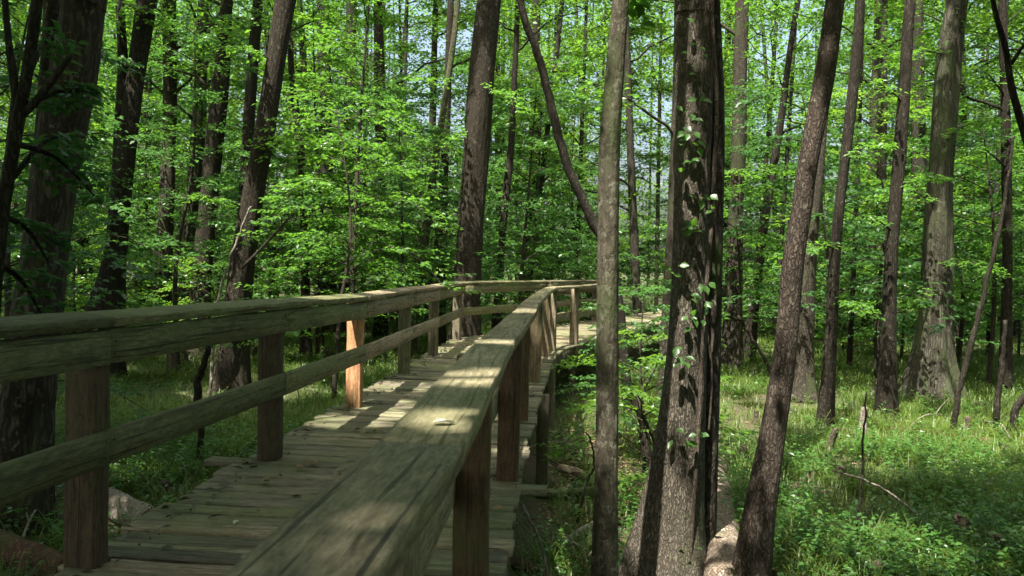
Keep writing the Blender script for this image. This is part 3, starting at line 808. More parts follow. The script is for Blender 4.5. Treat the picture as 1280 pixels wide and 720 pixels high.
make_tree('tree', 'thin far trunk in bright leaves left of the dark straight trunk', 'tree', 24,
    [(1105, 0, 9), (1104, 100, 10), (1102, 220, 11), (1101, 330, 11), (1099, 430, 14)], 'far', 18, TALL, 1)
make_tree('tree', 'dark trunk behind leaf sprays near the right edge', 'tree', 16.5,
    [(1252, -20, 9), (1255, 80, 10), (1258, 190, 11), (1259, 300, 12), (1258, 400, 13), (1257, 480, 17)], 'dark', 15, (2.8, 20, 10, 20), 1, .3, ref='the right edge trunk', low=[(1258, 210, 1195, 195, -1.2, 18, 0.09), (1259, 290, 1310, 270, -1.0, 14, 0.09), (1258, 350, 1200, 365, -1.3, 18, 0.09), (1256, 120, 1210, 90, -1.0, 16, 0.09)])
make_tree('tree', 'bare curved branching stem arching in at the top right corner', 'tree', 6.2,
    [(1236, -50, 5), (1243, 10, 6), (1257, 60, 7), (1265, 110, 8), (1282, 170, 9), (1310, 260, 11), (1330, 420, 14), (1335, 700, 18)], 'dark', 6.5, (1.2, 8, 6, 10), 1, .1, h0f=.8,
    stems=[dict(pix=[(1296, 40, 3), (1280, 56, 4), (1264, 80, 5)], flare=0)])
def stick_tree(label, d, pix, bark='dark', cat='dead sapling', kind='dead_sapling', ground=True, leaf=None):
    pts = [np.array(at(x, y, d)) for (x, y, w) in reversed(pix)]; rad = [w * d / F / 2 for (x, y, w) in reversed(pix)]
    if ground: pts[0][2] = gz1(pts[0][0], pts[0][1]) - .12
    a = Acc(); P = catmull(np.concatenate([np.array(pts), np.array(rad)[:, None]], 1), 6)
    P[1:-1, :3] += rvec(len(P) - 2, .004 * d / 6)
    tube(a, P[:, :3], P[:, 3], 8)
    o = a.build(kind, BARK[bark], None, True, pts[0]); o.location = pts[0]
    tag(o, uniq(label), cat)
    return o
stick_tree('dead bare trunk leaning left behind the spotted trunk', 13.0, [(646, -40, 8), (652, 10, 9), (676, 80, 10), (696, 160, 11), (716, 222, 11), (741, 278, 12), (768, 340, 12), (790, 440, 13)], 'dark', 'leaning trunk', 'leaning_trunk')
stick_tree('crooked thin bare sapling leaning right in front of the big cypress', 11.8, [(1268, 170, 3), (1262, 210, 4), (1246, 300, 5), (1231, 360, 6), (1212, 440, 7), (1199, 490, 7), (1189, 545, 9)])
stick_tree('short dark stem in the grass right of the leaning bare sapling', 12.0, [(1256, 400, 5), (1253, 450, 6), (1248, 490, 7), (1246, 530, 9)])
stick_tree('bent dark stub at the right edge of the clearing', 11.8, [(1290, 470, 5), (1281, 495, 8), (1270, 512, 9), (1264, 545, 11)])
stick_tree('upright dark bare stick standing in the ferny foreground', 6.6, [(1083, 490, 2.4), (1081, 520, 2.6), (1079, 560, 3), (1076, 610, 3.4), (1071, 660, 4), (1068, 725, 5)])
stick_tree('pale dead branch arching over the ferns in the right foreground', 6.9, [(1040, 588, 2), (1075, 598, 2.5), (1110, 615, 3), (1140, 638, 4), (1165, 665, 4.5), (1185, 695, 5), (1200, 730, 6)], 'dead', 'dead branch', 'dead_branch')
stick_tree('slanting thin dead pole among leaves right of the first grey trunk', 17, [(922, 395, 4), (945, 430, 4), (962, 462, 5), (975, 480, 5)])
stick_tree('dead crooked snag below the left middle rail', 8.6, [(262, 428, 6), (256, 450, 8), (248, 478, 10), (247, 520, 10), (252, 545, 8), (243, 600, 9)])
stick_tree('thin stem bent like a hoop over the debris beside the boardwalk', 7.8, [(733, 540, 2), (741, 560, 2.5), (742, 585, 3), (734, 604, 3), (718, 618, 3)], 'thin')
stick_tree('thin fallen stick slanting down from the deck into the debris', 5.6, [(650, 625, 3), (664, 655, 4), (680, 690, 4), (700, 735, 5)], 'dead', 'stick', 'fallen_stick')
stick_tree('dark slanting stump stem in the shade right of the spotted trunk', 9.6, [(790, 480, 9), (798, 510, 11), (806, 540, 12), (812, 572, 14)])
stick_tree('pale dead twig leaning behind the left railing', 13.5, [(314, 258, 2), (300, 290, 3), (286, 330, 3), (272, 380, 4), (262, 440, 5)], 'dead', 'dead branch', 'dead_branch')

# off-frame canopy, added to shade the walkway (above and behind the viewer)
OFFT = 'unseen shade trees added beside and behind the viewer'
off = [(-6, -4), (-2.6, -6), (2.2, -5.5), (6.5, -3), (-8.5, 1), (7.5, 2.0), (-4.6, -8), (4.2, -8), (-12, 6), (11, 5.5), (-3.4, .2), (4.4, .3), (-13, 13), (14.5, 10.5), (-16, 20), (19, 18), (-10, -5), (10, -4), (-5.2, 3.4), (4.8, 2.6), (-7.8, 6.8), (7.4, 6.2), (8.8, 9.0), (-9.4, 10), (11, 13.5), (.6, -3.2), (-1.2, -9), (-6.2, -1.2)]
for k, (x, y) in enumerate(off):
    g = gz1(x, y)
    H = rng.uniform(13, 17)
    ALL_LABELS['off%d' % k] = 1
    root = empty('unseen_shade_tree', (x, y, g), 'unseen tall leafy tree added outside the view to shade the boardwalk', 'tree', OFFT)
    a = Acc(); r0 = rng.uniform(.14, .22)
    lean = rng.normal(0, .4, 2)
    P = trunk_acc(a, [(x, y, g - .3), (x, y, g + .05), (x + lean[0] * .5, y + lean[1] * .5, g + H * .5), (x + lean[0], y + lean[1], g + H)], [r0 * 1.05, r0, r0 * .75, .03], 1, .3, 5, 90 + k, .3)
    la = Acc(); wa = a
    bough_crown(la, wa, P[-1, :3], g + H * .5, g + H, 4.4, 34, 14, 32, .20, .125, trunkP=P)
    a.build('trunk', BARK['brown' if k % 2 else 'grey'], root, True, (x, y, g)); la.build('crown', LEAF['canopy'], root, False, (x, y, g))
print('named trees', round(time.time() - T0, 1))

# ------------------------------------------------------------------ understory saplings (shared meshes)
def sapling_mesh(seed, H, R, nb, nt, nl, h0=.22, L=.085, asc=.22, droop=.18, lean=.0, bare=False):
    la = Acc(); wa = Acc()
    r = np.random.default_rng(seed); nl = int(nl * 1.2); L = L * 1.15
    tp = catmull([(0, 0, -.2), (r.normal(0, .05), r.normal(0, .05), H * .3), (lean * .5 + r.normal(0, .12), r.normal(0, .12), H * .62), (lean, r.normal(0, .2), H)], 6)
    rad = np.linspace(.022 + .006 * H, .006, len(tp))
    tube(wa, tp, rad, 7)
    bag = ([], [])
    ga = r.random() * 6.28
    for k in range(nb):
        f = h0 + (1 - h0) * ((k + r.random() * .7) / nb)
        x = f * (len(tp) - 1); a = int(min(x, len(tp) - 2)); o = tp[a] + (tp[a + 1] - tp[a]) * (x - a)
        az = ga + k * 2.4 + r.normal(0, .35)
        ln = R * (1 - .62 * max(0, f - .3)) * r.uniform(.55, 1.12)
        d = np.array((math.cos(az), math.sin(az), 0))
        bp = catmull([o, o + d * ln * .55 + (0, 0, ln * asc), o + d * ln + (0, 0, ln * (asc - droop))], 4)
        tube(wa, bp, np.linspace(.012, .003, len(bp)), 4, False)
        for j in range(nt):
            t = .2 + .8 * (j + r.random()) / nt
            xx = t * (len(bp) - 1); b = int(min(xx, len(bp) - 2)); q = bp[b] + (bp[b + 1] - bp[b]) * (xx - b)
            a2 = az + (1 if j % 2 else -1) * r.uniform(.45, 1.15)
            tl = ln * .42 * (1.15 - .65 * t) + .12
            e = q + np.array((math.cos(a2), math.sin(a2), r.normal(-.06, .10))) * tl
            spray_leaves(None, None, None, q, e, nl, .018, bag)
    P = np.concatenate(bag[0]); D = np.concatenate(bag[1]); n = len(P)
    nr = np.tile((0, 0, 1.0), (n, 1)) + rvec(n, .36)
    sz = rng.uniform(.6, 1.2, n)
    leaf_add(la, P, D, nr, L * sz, L * .6 * sz, np.clip(rng.normal(.5, .22, n) + .5 * (vnoise(P[:, 0] * 1.6, P[:, 2] * 1.6 + P[:, 1], seed) - .5), 0, 1))
    return la, wa
SAP = []
specs = [('wide tiered', 4.6, 2.2, 22, 10, 17, .26, .088, .16, .20, .2, 'beech'),
         ('tall airy', 7.4, 1.9, 30, 9, 16, .22, .085, .25, .15, .3, 'beech'),
         ('slim upright', 6.2, 1.45, 28, 8, 15, .18, .080, .30, .10, .1, 'maple'),
         ('drooping', 5.2, 2.3, 22, 10, 17, .30, .092, .12, .34, .6, 'pale'),
         ('bushy', 3.4, 1.7, 26, 9, 16, .10, .085, .30, .12, .0, 'maple'),
         ('spreading', 6.6, 2.7, 28, 11, 18, .30, .090, .18, .18, -.4, 'pale'),
         ('dense dark', 5.6, 2.0, 28, 10, 17, .16, .080, .20, .20, .2, 'deep'),
         ('low', 2.3, 1.4, 18, 8, 15, .12, .085, .28, .16, .0, 'maple')]
for k, sp in enumerate(specs):
    la, wa = sapling_mesh(100 + k, *sp[1:8], asc=sp[8], droop=sp[9], lean=sp[10])
    lm = {}
    lo = la.build('crown', LEAF[sp[11]]); wo = wa.build('trunk', BARK['thin'], None, True)
    SAP.append((sp[0], sp[1], sp[2], lo.data, wo.data))
    bpy.data.objects.remove(lo); bpy.data.objects.remove(wo)

NUM = ['', 'second ', 'third ']
REFS.sort(key=lambda r: r[0])
def between(px):
    L = [r for r in REFS if r[0] <= px]; Rr = [r for r in REFS if r[0] > px]
    if not L: return 'left of ' + Rr[0][1]
    if not Rr: return 'right of ' + L[-1][1]
    return 'between %s and %s' % (L[-1][1], Rr[0][1])
def beside(px):
    r = min(REFS, key=lambda r: abs(r[0] - px))
    return ('left of ' if px < r[0] else 'right of ') + r[1]
HERO_PX = [(595, 17.4, 20), (1168, 15.2, 26), (863, 6.4, 30), (985, 5.9, 30), (762, 5.5, 16), (50, 6.7, 30), (310, 14, 20), (150, 15, 20), (1032, 12, 12), (1112, 12.9, 12)]
def place_sapling(v, x, y, sc, rz, label, leafmat_=None):
    nm, H, R, lm, wm = SAP[v]
    root = empty('sapling', (x, y, gz1(x, y)), uniq(label), 'sapling', 'leafy young trees of the understory')
    root.rotation_euler = (0, 0, rz); root.scale = (sc, sc, sc)
    t = link('trunk', wm, root); c = link('crown', lm, root)
    if leafmat_:
        c.material_slots[0].link = 'OBJECT'; c.material_slots[0].material = LEAF[leafmat_]
    return root
DEPTHW = [(19, 'stands well back'), (28, 'stands far back'), (99, 'stands farthest back')]
TONE = {'beech': 'green', 'maple': 'bluish', 'pale': 'lime', 'deep': 'dark'}
placed = []
rs = random.Random(77)
def try_sap(px, d, v, tone, sc=1.0):
    p = at(px, 332, d); x, y = p.x, p.y
    r_px = SAP[v][2] * sc * F / d * .55
    # keep clear of the boardwalk and of other young trees
    k = np.array([lerp2(LE, s_) for s_ in np.linspace(0, 10, 60)]); k2 = np.array([lerp2(RE, s_) for s_ in np.linspace(0, 10, 60)])
    cen = (k + k2) / 2
    if np.min(np.hypot(cen[:, 0] - x, cen[:, 1] - y)) < max(1.2, .75 + SAP[v][2] * sc * (.85 if d > 11 else .45)): return False
    for (hx, hd, hw) in HERO_PX:
        if d < hd - .3 and abs(px - hx) < r_px + hw * .2: return False
    for (qx, qy) in placed:
        if math.hypot(qx - x, qy - y) < 1.3: return False
    dep = 'near' if d < 14 else ('midway' if d < 20 else ('far' if d < 28 else 'distant'))
    bt = between(px)
    for vv in [v] + [w for w in range(8) if w != v]:
        for tn in [tone] + [t_ for t_ in TONE if t_ != tone]:
            lab = '%s %s sapling, %s, %s' % (SAP[vv][0], TONE[tn], dep, bt)
            if lab not in ALL_LABELS:
                place_sapling(vv, x, y, sc, rs.uniform(0, 6.28), lab, tn); placed.append((x, y)); return True
    return False
# hand placed young trees that the photograph shows
for (px, d, v, tone, sc) in ((715, 22, 5, 'beech', 1.0), (806, 10.8, 4, 'maple', .62), (822, 8.6, 7, 'pale', .72), (728, 10.3, 7, 'maple', .62),
                             (420, 13, 3, 'beech', .9), (1190, 10.5, 3, 'beech', .8), (1255, 11, 5, 'maple', .85), (170, 10.5, 6, 'maple', .85), (-20, 9, 6, 'deep', 1.0), (110, 12.5, 2, 'maple', 1.0),
                             (240, 13, 0, 'maple', .9), (660, 18, 6, 'deep', 1.05), (800, 17, 5, 'maple', 1.1), (340, 17, 0, 'maple', .9)):
    try_sap(px, d, v, tone, sc)
n = 0; tries = 0
while n < 95 and tries < 2500:
    tries += 1
    u = rs.random()
    d = 12 + 26 * u ** .8
    px = rs.uniform(-60, 1340)
    if px > 850 and d < 15: continue
    v = rs.choice([0, 1, 1, 2, 3, 4, 5, 5, 6])
    tone = rs.choice(['beech', 'maple', 'pale', 'beech', 'maple', 'deep']) if px > 420 else rs.choice(['beech', 'maple', 'deep', 'maple', 'pale'])
    sc = rs.uniform(.85, 1.25) * (1.1 if d > 20 else 1)
    if try_sap(px, d, v, tone, sc): n += 1
n2 = 0; tries = 0
while n2 < 46 and tries < 2500:
    tries += 1
    d = 17 + 19 * rs.random(); px = rs.uniform(-20, 1300)
    if try_sap(px, d, rs.choice([7, 7, 4, 4, 0]), rs.choice(['beech', 'pale', 'maple', 'beech']), rs.uniform(.75, 1.1)): n2 += 1
print('saplings', n2, n, tries, round(time.time() - T0, 1))

# ------------------------------------------------------------------ farther trees, each on its own
fars = [(-30, 30), (18, 26), (75, 33), (105, 24), (122, 38), (176, 31), (190, 40), (232, 35), (275, 28), (345, 30), (360, 38), (402, 33), (415, 26), (455, 36), (500, 29), (515, 37), (536, 31), (628, 36),
        (655, 27), (668, 34), (690, 40), (720, 30), (745, 38), (800, 28), (822, 36), (895, 30), (905, 39), (945, 34), (972, 27), (1050, 33), (1085, 29), (1090, 38), (1145, 32), (1155, 26), (1215, 30), (1228, 38), (1240, 24), (1275, 31), (1310, 27)]
FADJ = ['slim', 'thin dark', 'straight', 'pale', 'leaning', 'thicker', 'faint']
for k, (px, d) in enumerate(fars):
    p = at(px, 332, d); x, y = p.x, p.y; g = gz1(x, y)
    r0 = rng.uniform(.09, .2); H = rng.uniform(15, 21); lean = rng.normal(0, .5, 2)
    bt = beside(px)
    lab = None
    for ad in (FADJ[k % 7:] + FADJ[:k % 7]):
        l2 = 'distant %s trunk in the leaves %s' % (ad, bt)
        if l2 not in ALL_LABELS: lab = l2; break
    if ad == 'leaning': lean = np.array((1.6 * rng.choice([-1, 1]), .3))
    if ad in ('slim', 'thin dark'): r0 = .08
    if ad == 'thicker': r0 = .24
    root = empty('tree', (x, y, g), uniq(lab), 'tree', 'distant trees of the forest')
    a = Acc()
    P = trunk_acc(a, [(x, y, g - .3), (x, y, g + .02), (x + lean[0] * .55, y + lean[1] * .5, g + H * .5), (x + lean[0], y + lean[1], g + H)], [r0 * 1.05, r0, r0 * .8, .03], 0, .3, 4, 300 + k, .5)
    la = Acc(); wa = a
    bough_crown(la, wa, P[-1, :3], g + H * .22, g + H, 3.6, 36, 12, 38 if d > 29 else 30, .15, .09, trunkP=P, carve=True)
    a.build('trunk', BARK['dark' if ad == 'thin dark' else ('cypress' if ad == 'pale' else 'far')], root, True, (x, y, g)); la.build('crown', LEAF[rs.choice(['far', 'canopy', 'pale'])], root, False, (x, y, g))
print('far trees', round(time.time() - T0, 1))

# ------------------------------------------------------------------ far-off wood, one mass
fw = Acc(); n = 32000
cx = rng.uniform(-62, 62, n); cy = rng.uniform(42, 76, n)
cz = -1 + 27 * rng.random(n) ** .85
gapn = fbm(cx * .16 + 3, cz * .16, 61)
kp = gapn < .68 - .11 * np.exp(-((cx / cy - .12) / .16) ** 2) * np.clip((cz - 2) / 8, 0, 1)
cx, cy, cz = cx[kp], cy[kp], cz[kp]; n = len(cx)
tt = (GZ - cz) / SUN[2]
kp = vnoise((cx + tt * SUN[0]) / 3.2, (cy + tt * SUN[1]) / 3.2, 91) < .60
cx, cy, cz = cx[kp], cy[kp], cz[kp]; n = len(cx)
m = 22
P = np.repeat(np.stack([cx, cy, cz], -1), m, 0) + rng.normal(0, 1, (n * m, 3)) * (.75, .75, .38)
D = rvec(n * m, 1.0); D[:, 2] *= .35
sz = rng.uniform(.6, 1.2, n * m)
leaf_add(fw, P, D, np.tile((0, 0, 1.0), (n * m, 1)) + rvec(n * m, .5), .26 * sz, .15 * sz, np.clip(rng.normal(.5, .2, n * m) + .4 * (np.repeat(rng.random(n), m) - .5), 0, 1))
tag(fw.build('far_wood', LEAF['far']), 'distant mass of sunlit green forest foliage closing the view', 'forest', kind='stuff')
rw = Acc(); n = 5200  # foliage ring outside the view, added to hold back low skylight
ra = rng.uniform(PI * .98, 2.02 * PI, n); rr_ = rng.uniform(20, 48, n)
ra[: n // 3] = np.where(rng.random(n // 3) < .5, rng.uniform(-.05, .42, n // 3), rng.uniform(PI - .42, PI + .05, n // 3)); rr_[: n // 3] = rng.uniform(34, 62, n // 3)
m = 16
P = np.repeat(np.stack([np.cos(ra) * rr_, np.sin(ra) * rr_, -1 + 22 * rng.random(n)], -1), m, 0) + rng.normal(0, 1, (n * m, 3)) * (1.1, 1.1, .7)
D = rvec(n * m, 1.0); D[:, 2] *= .35; sz = rng.uniform(.6, 1.2, n * m)
leaf_add(rw, P, D, np.tile((0, 0, 1.0), (n * m, 1)) + rvec(n * m, .6), .48 * sz, .30 * sz, np.clip(rng.normal(.5, .2, n * m), 0, 1))
tag(rw.build('unseen_shade_wood', LEAF['far']), 'unseen forest foliage added beside and behind the viewer to block low skylight', 'forest', kind='stuff')
ft = Acc()
for k in range(110):
    x = rng.uniform(-58, 58); y = rng.uniform(42, 76); g = gz1(x, y)
    ln = rng.normal(0, .7)
    tube(ft, catmull([(x, y, g - .3), (x + ln * .4, y, g + 9), (x + ln, y, g + 22)], 4), np.linspace(rng.uniform(.1, .26), .05, 9), 7)
tag(ft.build('far_trunks', BARK['far'], None, True), 'distant mass of slim trunks inside the far wood', 'forest', kind='stuff')

# ------------------------------------------------------------------ grass and herbs
def inside_deck(x, y):
    k = np.array([lerp2(LE, s_) for s_ in np.linspace(0, 10, 80)]); k2 = np.array([lerp2(RE, s_) for s_ in np.linspace(0, 10, 80)])
    xl = np.interp(y, k[:, 1], k[:, 0]); xr = np.interp(y, k2[:, 1], k2[:, 0])
    return (x > xl - .02) & (x < xr + .05)
CLEAR = []
def clear_line(p0, p1, r): CLEAR.append((on(*p0, GZ).xy, on(*p1, GZ).xy, r))
clear_line((879, 592), (908, 735), .20); clear_line((752, 722), (905, 744), .26); clear_line((128, 640), (186, 668), .22); clear_line((-40, 690), (85, 730), .2)
def ground_pts(n, d0, d1, pw=1.0):
    u = rng.random(n)
    d = d0 * (d1 / d0) ** (u ** pw)
    px = rng.uniform(-120, 1400, n)
    x = (px - 640) / F * d; y = d
    k = ~inside_deck(x, y)
    # the damp strip along the right side of the boardwalk stays nearly bare
    bare = (x > 0) & (x < 1.35 + .02 * y) & (y < 13)
    k &= ~(bare & (rng.random(n) < .72))
    for a_, b_, r_ in CLEAR:
        ab = b_ - a_; t_ = np.clip(((x - a_.x) * ab.x + (y - a_.y) * ab.y) / ab.length_squared, 0, 1.25)
        k &= np.hypot(x - a_.x - t_ * ab.x, y - a_.y - t_ * ab.y) > r_
    mud = fbm(x * .55, y * .55, 77) > .58
    k &= ~(mud & (rng.random(n) < .8))
    return x[k], y[k]
gr = Acc()
x, y = ground_pts(15500, 4.0, 46, .95)
nt_ = len(x); nb = 30
tuft_h = np.clip(rng.normal(.155, .05, nt_), .06, .34) * (.75 + .6 * vnoise(x * .7, y * .7, 31))
big = rng.random(nt_) < .035; tuft_h[big] *= 1.8
fl = np.repeat(rng.uniform(.6, 1.5, nt_), nb)
tx = np.repeat(x, nb); ty = np.repeat(y, nb); hh = np.repeat(tuft_h, nb) * rng.uniform(.55, 1.15, nt_ * nb)
spread = np.repeat(.05 + .006 * y, nb)
N_ = nt_ * nb
bx = tx + rng.normal(0, 1, N_) * spread; by = ty + rng.normal(0, 1, N_) * spread
az = np.arctan2(by - ty, bx - tx) + rng.normal(0, .7, N_)
bz = gz(bx, by) - .02
w = (.0020 + .00026 * ty) * rng.uniform(.6, 1.3, N_)
lean = fl * rng.uniform(.3, 1.1, N_)
dx, dy = np.cos(az), np.sin(az); sx, sy = -dy, dx
def ringp(t, bend, drop, ww):
    cx_ = bx + dx * hh * lean * bend; cy_ = by + dy * hh * lean * bend; cz_ = bz + hh * drop
    return np.stack([np.stack([cx_ - sx * w * ww, cy_ - sy * w * ww, cz_], -1), np.stack([cx_ + sx * w * ww, cy_ + sy * w * ww, cz_], -1)], 1)
r0 = ringp(0, 0, 0, 1.0); r1 = ringp(.5, .30, .62, .9); r2 = ringp(.8, .80, .92, .6)
tip = np.stack([bx + dx * hh * lean * 1.35, by + dy * hh * lean * 1.35, bz + hh * .86], -1)[:, None]
co = np.concatenate([r0, r1, r2, tip], 1).reshape(-1, 3)
b = np.arange(N_)[:, None] * 7
lv = np.clip(np.repeat(rng.normal(.42, .2, nt_) + .5 * (vnoise(x * .4, y * .4, 12) - .4), nb) + rng.normal(0, .12, N_), 0, 1)
gr.add(co, [np.concatenate([b + [0, 1, 3, 2], b + [2, 3, 5, 4]]), b + [4, 5, 6]], lv=np.repeat(lv, 7))
tag(gr.build('grass', LEAF['grass']), 'long arching sedge and grass covering the forest floor', 'grass', kind='stuff')
hb = Acc()
x, y = ground_pts(9500, 4.2, 10.5, 1.0); x2, y2 = ground_pts(3000, 10, 40, 1.0); x = np.concatenate([x, x2]); y = np.concatenate([y, y2])
n = len(x); m = 12
H = rng.uniform(.10, .38, n) * (.6 + .8 * vnoise(x * .9, y * .9, 55))
cx = np.repeat(x, m); cy = np.repeat(y, m); t = np.tile((np.arange(m) + .5) / m, n)
az = rng.uniform(0, 6.28, n * m)
lx = np.repeat(rng.normal(0, .5, n), m) * np.repeat(H, m); ly = np.repeat(rng.normal(0, .5, n), m) * np.repeat(H, m)
P = np.stack([cx + lx * t, cy + ly * t, gz(cx, cy) + np.repeat(H, m) * (.25 + .75 * t)], -1)
D = np.stack([np.cos(az), np.sin(az), rng.normal(.05, .2, n * m)], -1)
sz = np.repeat(rng.uniform(.6, 1.25, n), m) * rng.uniform(.7, 1.1, n * m) * (1 + .012 * cy)
leaf_add(hb, P, D, np.tile((0, 0, 1.0), (n * m, 1)) + rvec(n * m, .3), .062 * sz, .030 * sz, np.clip(np.repeat(rng.normal(.45, .22, n), m) + rng.normal(0, .1, n * m), 0, 1))
tag(hb.build('herbs', LEAF['herb']), 'low leafy herbs and seedlings between the grass on the forest floor', 'ground cover', kind='stuff')
# leaf litter on the ground
li = Acc()
x, y = ground_pts(9000, 3.6, 16, 1.0)
x2 = rng.uniform(.1, 2.2, 2600); y2 = rng.uniform(3.4, 13, 2600)
x = np.concatenate([x, x2]); y = np.concatenate([y, y2]); k = ~inside_deck(x, y); x, y = x[k], y[k]; n = len(x)
az = rng.uniform(0, 6.28, n)
leaf_add(li, np.stack([x, y, gz(x, y) + rng.uniform(.005, .03, n)], -1), np.stack([np.cos(az), np.sin(az), rng.normal(0, .15, n)], -1),
         np.tile((0, 0, 1.0), (n, 1)) + rvec(n, .35), rng.uniform(.05, .11, n), rng.uniform(.025, .05, n), rng.random(n))
tag(li.build('leaf_litter', LEAF['dry']), 'brown fallen leaves lying over the damp forest floor', 'leaf litter', kind='stuff')
print('ground cover', round(time.time() - T0, 1))

# ------------------------------------------------------------------ logs, knees, debris
def log(label, p0, p1, r0, r1, bark, kind='fallen_log', lumps=.10, cat='log', bend=0.0, sink=.25):
    p0 = np.array(p0, float); p1 = np.array(p1, float)
    mid = (p0 + p1) / 2 + np.array((bend, 0, .03))
    a = Acc(); seed = len(ALL_LABELS)
    ph = random.Random(seed).uniform(0, 6)
    pts = catmull([p0, mid, p1], max(8, int(np.linalg.norm(p1 - p0) / .05)))
    rr = np.linspace(r0, r1, len(pts))
    rf = lambda th, s, R: R * (1 + lumps * (np.sin(3 * th + 2.2 * s + ph) * .5 + .5 * np.sin(5.1 * s + ph + np.cos(th)) + .35 * np.sin(11 * s + 4 * th)) + .05 * ridged(th, s, 14, seed))
    tube(a, pts, rr, 32, True, rf)
    o = a.build(kind, BARK[bark], None, True, p0); o.location = p0
    return tag(o, uniq(label), cat)
def gp(px, py, dz): 
    p = on(px, py, GZ); return (p.x, p.y, gz1(p.x, p.y) + dz)
log('pale thick log lying in the grass between the stout trunk and the leaning brown tree', gp(892, 592, .11), gp(908, 738, .13), .125, .165, 'log', lumps=.05)
log('flat pale log crossing in front of the foot of the stout trunk', gp(752, 722, .05), gp(905, 744, .05), .11, .13, 'log', lumps=.08)
log('lumpy grey stump wood lying beyond the first left post', gp(128, 640, .10), gp(186, 668, .12), .13, .11, 'dead', 'stump_log', .22)
log('dark rotten red-brown log at the lower left corner', gp(-40, 690, .10), gp(85, 730, .08), .13, .10, 'rotten', lumps=.16)
log('short mossy log in the shade beside the boardwalk pile', gp(700, 580, .05), gp(745, 590, .05), .05, .045, 'log')
log('thin dark fallen branch lying behind the left railing beside the deck', gp(352, 523, .05), gp(405, 519, .06), .025, .02, 'thin', 'fallen_branch', cat='branch')
log('dark fallen log in the mud below the spotted trunk', gp(640, 700, .04), gp(700, 712, .04), .045, .035, 'rotten')
log('slim pale log slanting in the debris left of the spotted trunk', gp(700, 668, .05), gp(760, 630, .06), .03, .035, 'dead')
log('low dark log lying at the foot of the big cypress', gp(1110, 540, .04), gp(1240, 560, .05), .07, .05, 'rotten', lumps=.2)
# a loose plank that sticks out from the deck and its neighbour on the ground
pz = gz1(.5, 8.6) + .05
pk = Acc(); board(pk, (.30, 8.45, pz + .03), (1.0, 8.75, pz), .15, .035, (.8, .8, .66), seg=6)
o = pk.build('loose_plank', WOOD, None, off=(.5, 8.6, pz)); o.location = (.5, 8.6, pz); tag(o, uniq('loose mossy plank fallen off the deck edge into the shade'), 'plank')

knees = [(1078, 545, 34, .05), (1036, 568, 28, .04), (1052, 606, 26, .05), (1008, 668, 22, .04), (1208, 690, 34, .06), (1246, 712, 32, .06), (930, 575, 20, .045), (945, 530, 16, .04), (1145, 560, 16, .05), (1259, 570, 18, .04),
         (1092, 500, 24, .05), (1205, 545, 24, .05), (1012, 600, 14, .05), (396, 425, 13, .07), (413, 422, 16, .06), (426, 426, 22, .08), (408, 452, 16, .06), (385, 440, 14, .06), (212, 620, 20, .04), (215, 470, 30, .08),
         (290, 530, 16, .04), (316, 452, 18, .06), (345, 470, 14, .06), (612, 470, 15, .06), (1095, 735, 24, .04), (973, 730, 16, .04), (895, 560, 18, .04), (1155, 600, 12, .04), (232, 455, 22, .06)]
KADJ = ['stubby dark', 'pointed', 'squat', 'slim', 'blunt', 'knobbly', 'tiny']
for k, (px, py, hp, r) in enumerate(knees):
    p = on(px, py, GZ); d = p.y; h = hp * d / F * 1.15
    z = gz1(p.x, p.y)
    a = Acc(); lx, ly = rng.normal(0, .12, 2) * h
    pts = catmull([(0, 0, -.1), (0, 0, .02), (lx * .5, ly * .5, h * .55), (lx, ly, h * .9), (lx, ly, h)], 6)
    rr = np.interp(np.linspace(0, 1, len(pts)), [0, .25, .5, .8, .95, 1], [r * 1.9, r * 1.5, r, r * .75, r * .5, r * .2])
    sd = 500 + k
    tube(a, pts, rr, 18, True, lambda th, s, R: R * (1 + .18 * np.sin(3 * th + 7 * s + sd) + .12 * np.sin(5 * th - 11 * s)))
    o = a.build('cypress_knee', BARK['dead' if k in (0, 26) else 'knee'], None, True); o.location = (p.x, p.y, z)
    bt = beside(px)
    dep = 'in the near ferns' if py > 640 else ('in the grass' if py > 500 else 'in the far grass')
    if k == 0: lab = 'pale tan cypress knee leaning in the sunlit grass'
    else:
        for ad in (KADJ[k % 7:] + KADJ[:k % 7]):
            lab = '%s cypress knee %s %s' % (ad, dep, bt)
            if lab not in ALL_LABELS: break
    tag(o, uniq(lab), 'cypress knee', 'cypress knees standing out of the grass')

# twig litter on the ground, each a forked dead branch
TW = [((190, 478), (232, 452), 'white forked dead branch beyond the left railing'), ((1095, 520), (1130, 560), 'pale curled dead branch near the dark straight trunk'), ((1225, 530), (1262, 560), 'pale broken branch lying right of the big cypress'),
      ((1125, 548), (1180, 528), 'grey dead branch lying at the big cypress foot'), ((690, 660), (735, 700), 'broken pale branch in the debris by the boardwalk'), ((650, 560), (720, 545), 'dark dead branch in the shade by the pile'),
      ((20, 700), (80, 640), 'bare twig standing among the left corner herbs')]
for (a0, b0, lab) in TW:
    A0 = np.array(gp(*a0, .04)); B0 = np.array(gp(*b0, .14)); a = Acc()
    pts = catmull([A0, (A0 + B0) / 2 + rvec(1, .06)[0] + (0, 0, .05), B0], 6)
    tube(a, pts, np.linspace(.014, .004, len(pts)), 6)
    for s_ in (.35, .6, .8):
        q = pts[int(s_ * 12)]; e = q + (B0 - A0) * .3 + rvec(1, .12)[0] + (0, 0, .08)
        tube(a, catmull([q, (q + e) / 2 + rvec(1, .02)[0], e], 4), np.linspace(.007, .002, 9), 5)
    o = a.build('dead_branch', BARK['dead'], None, True, A0); o.location = A0; tag(o, uniq(lab), 'dead branch')

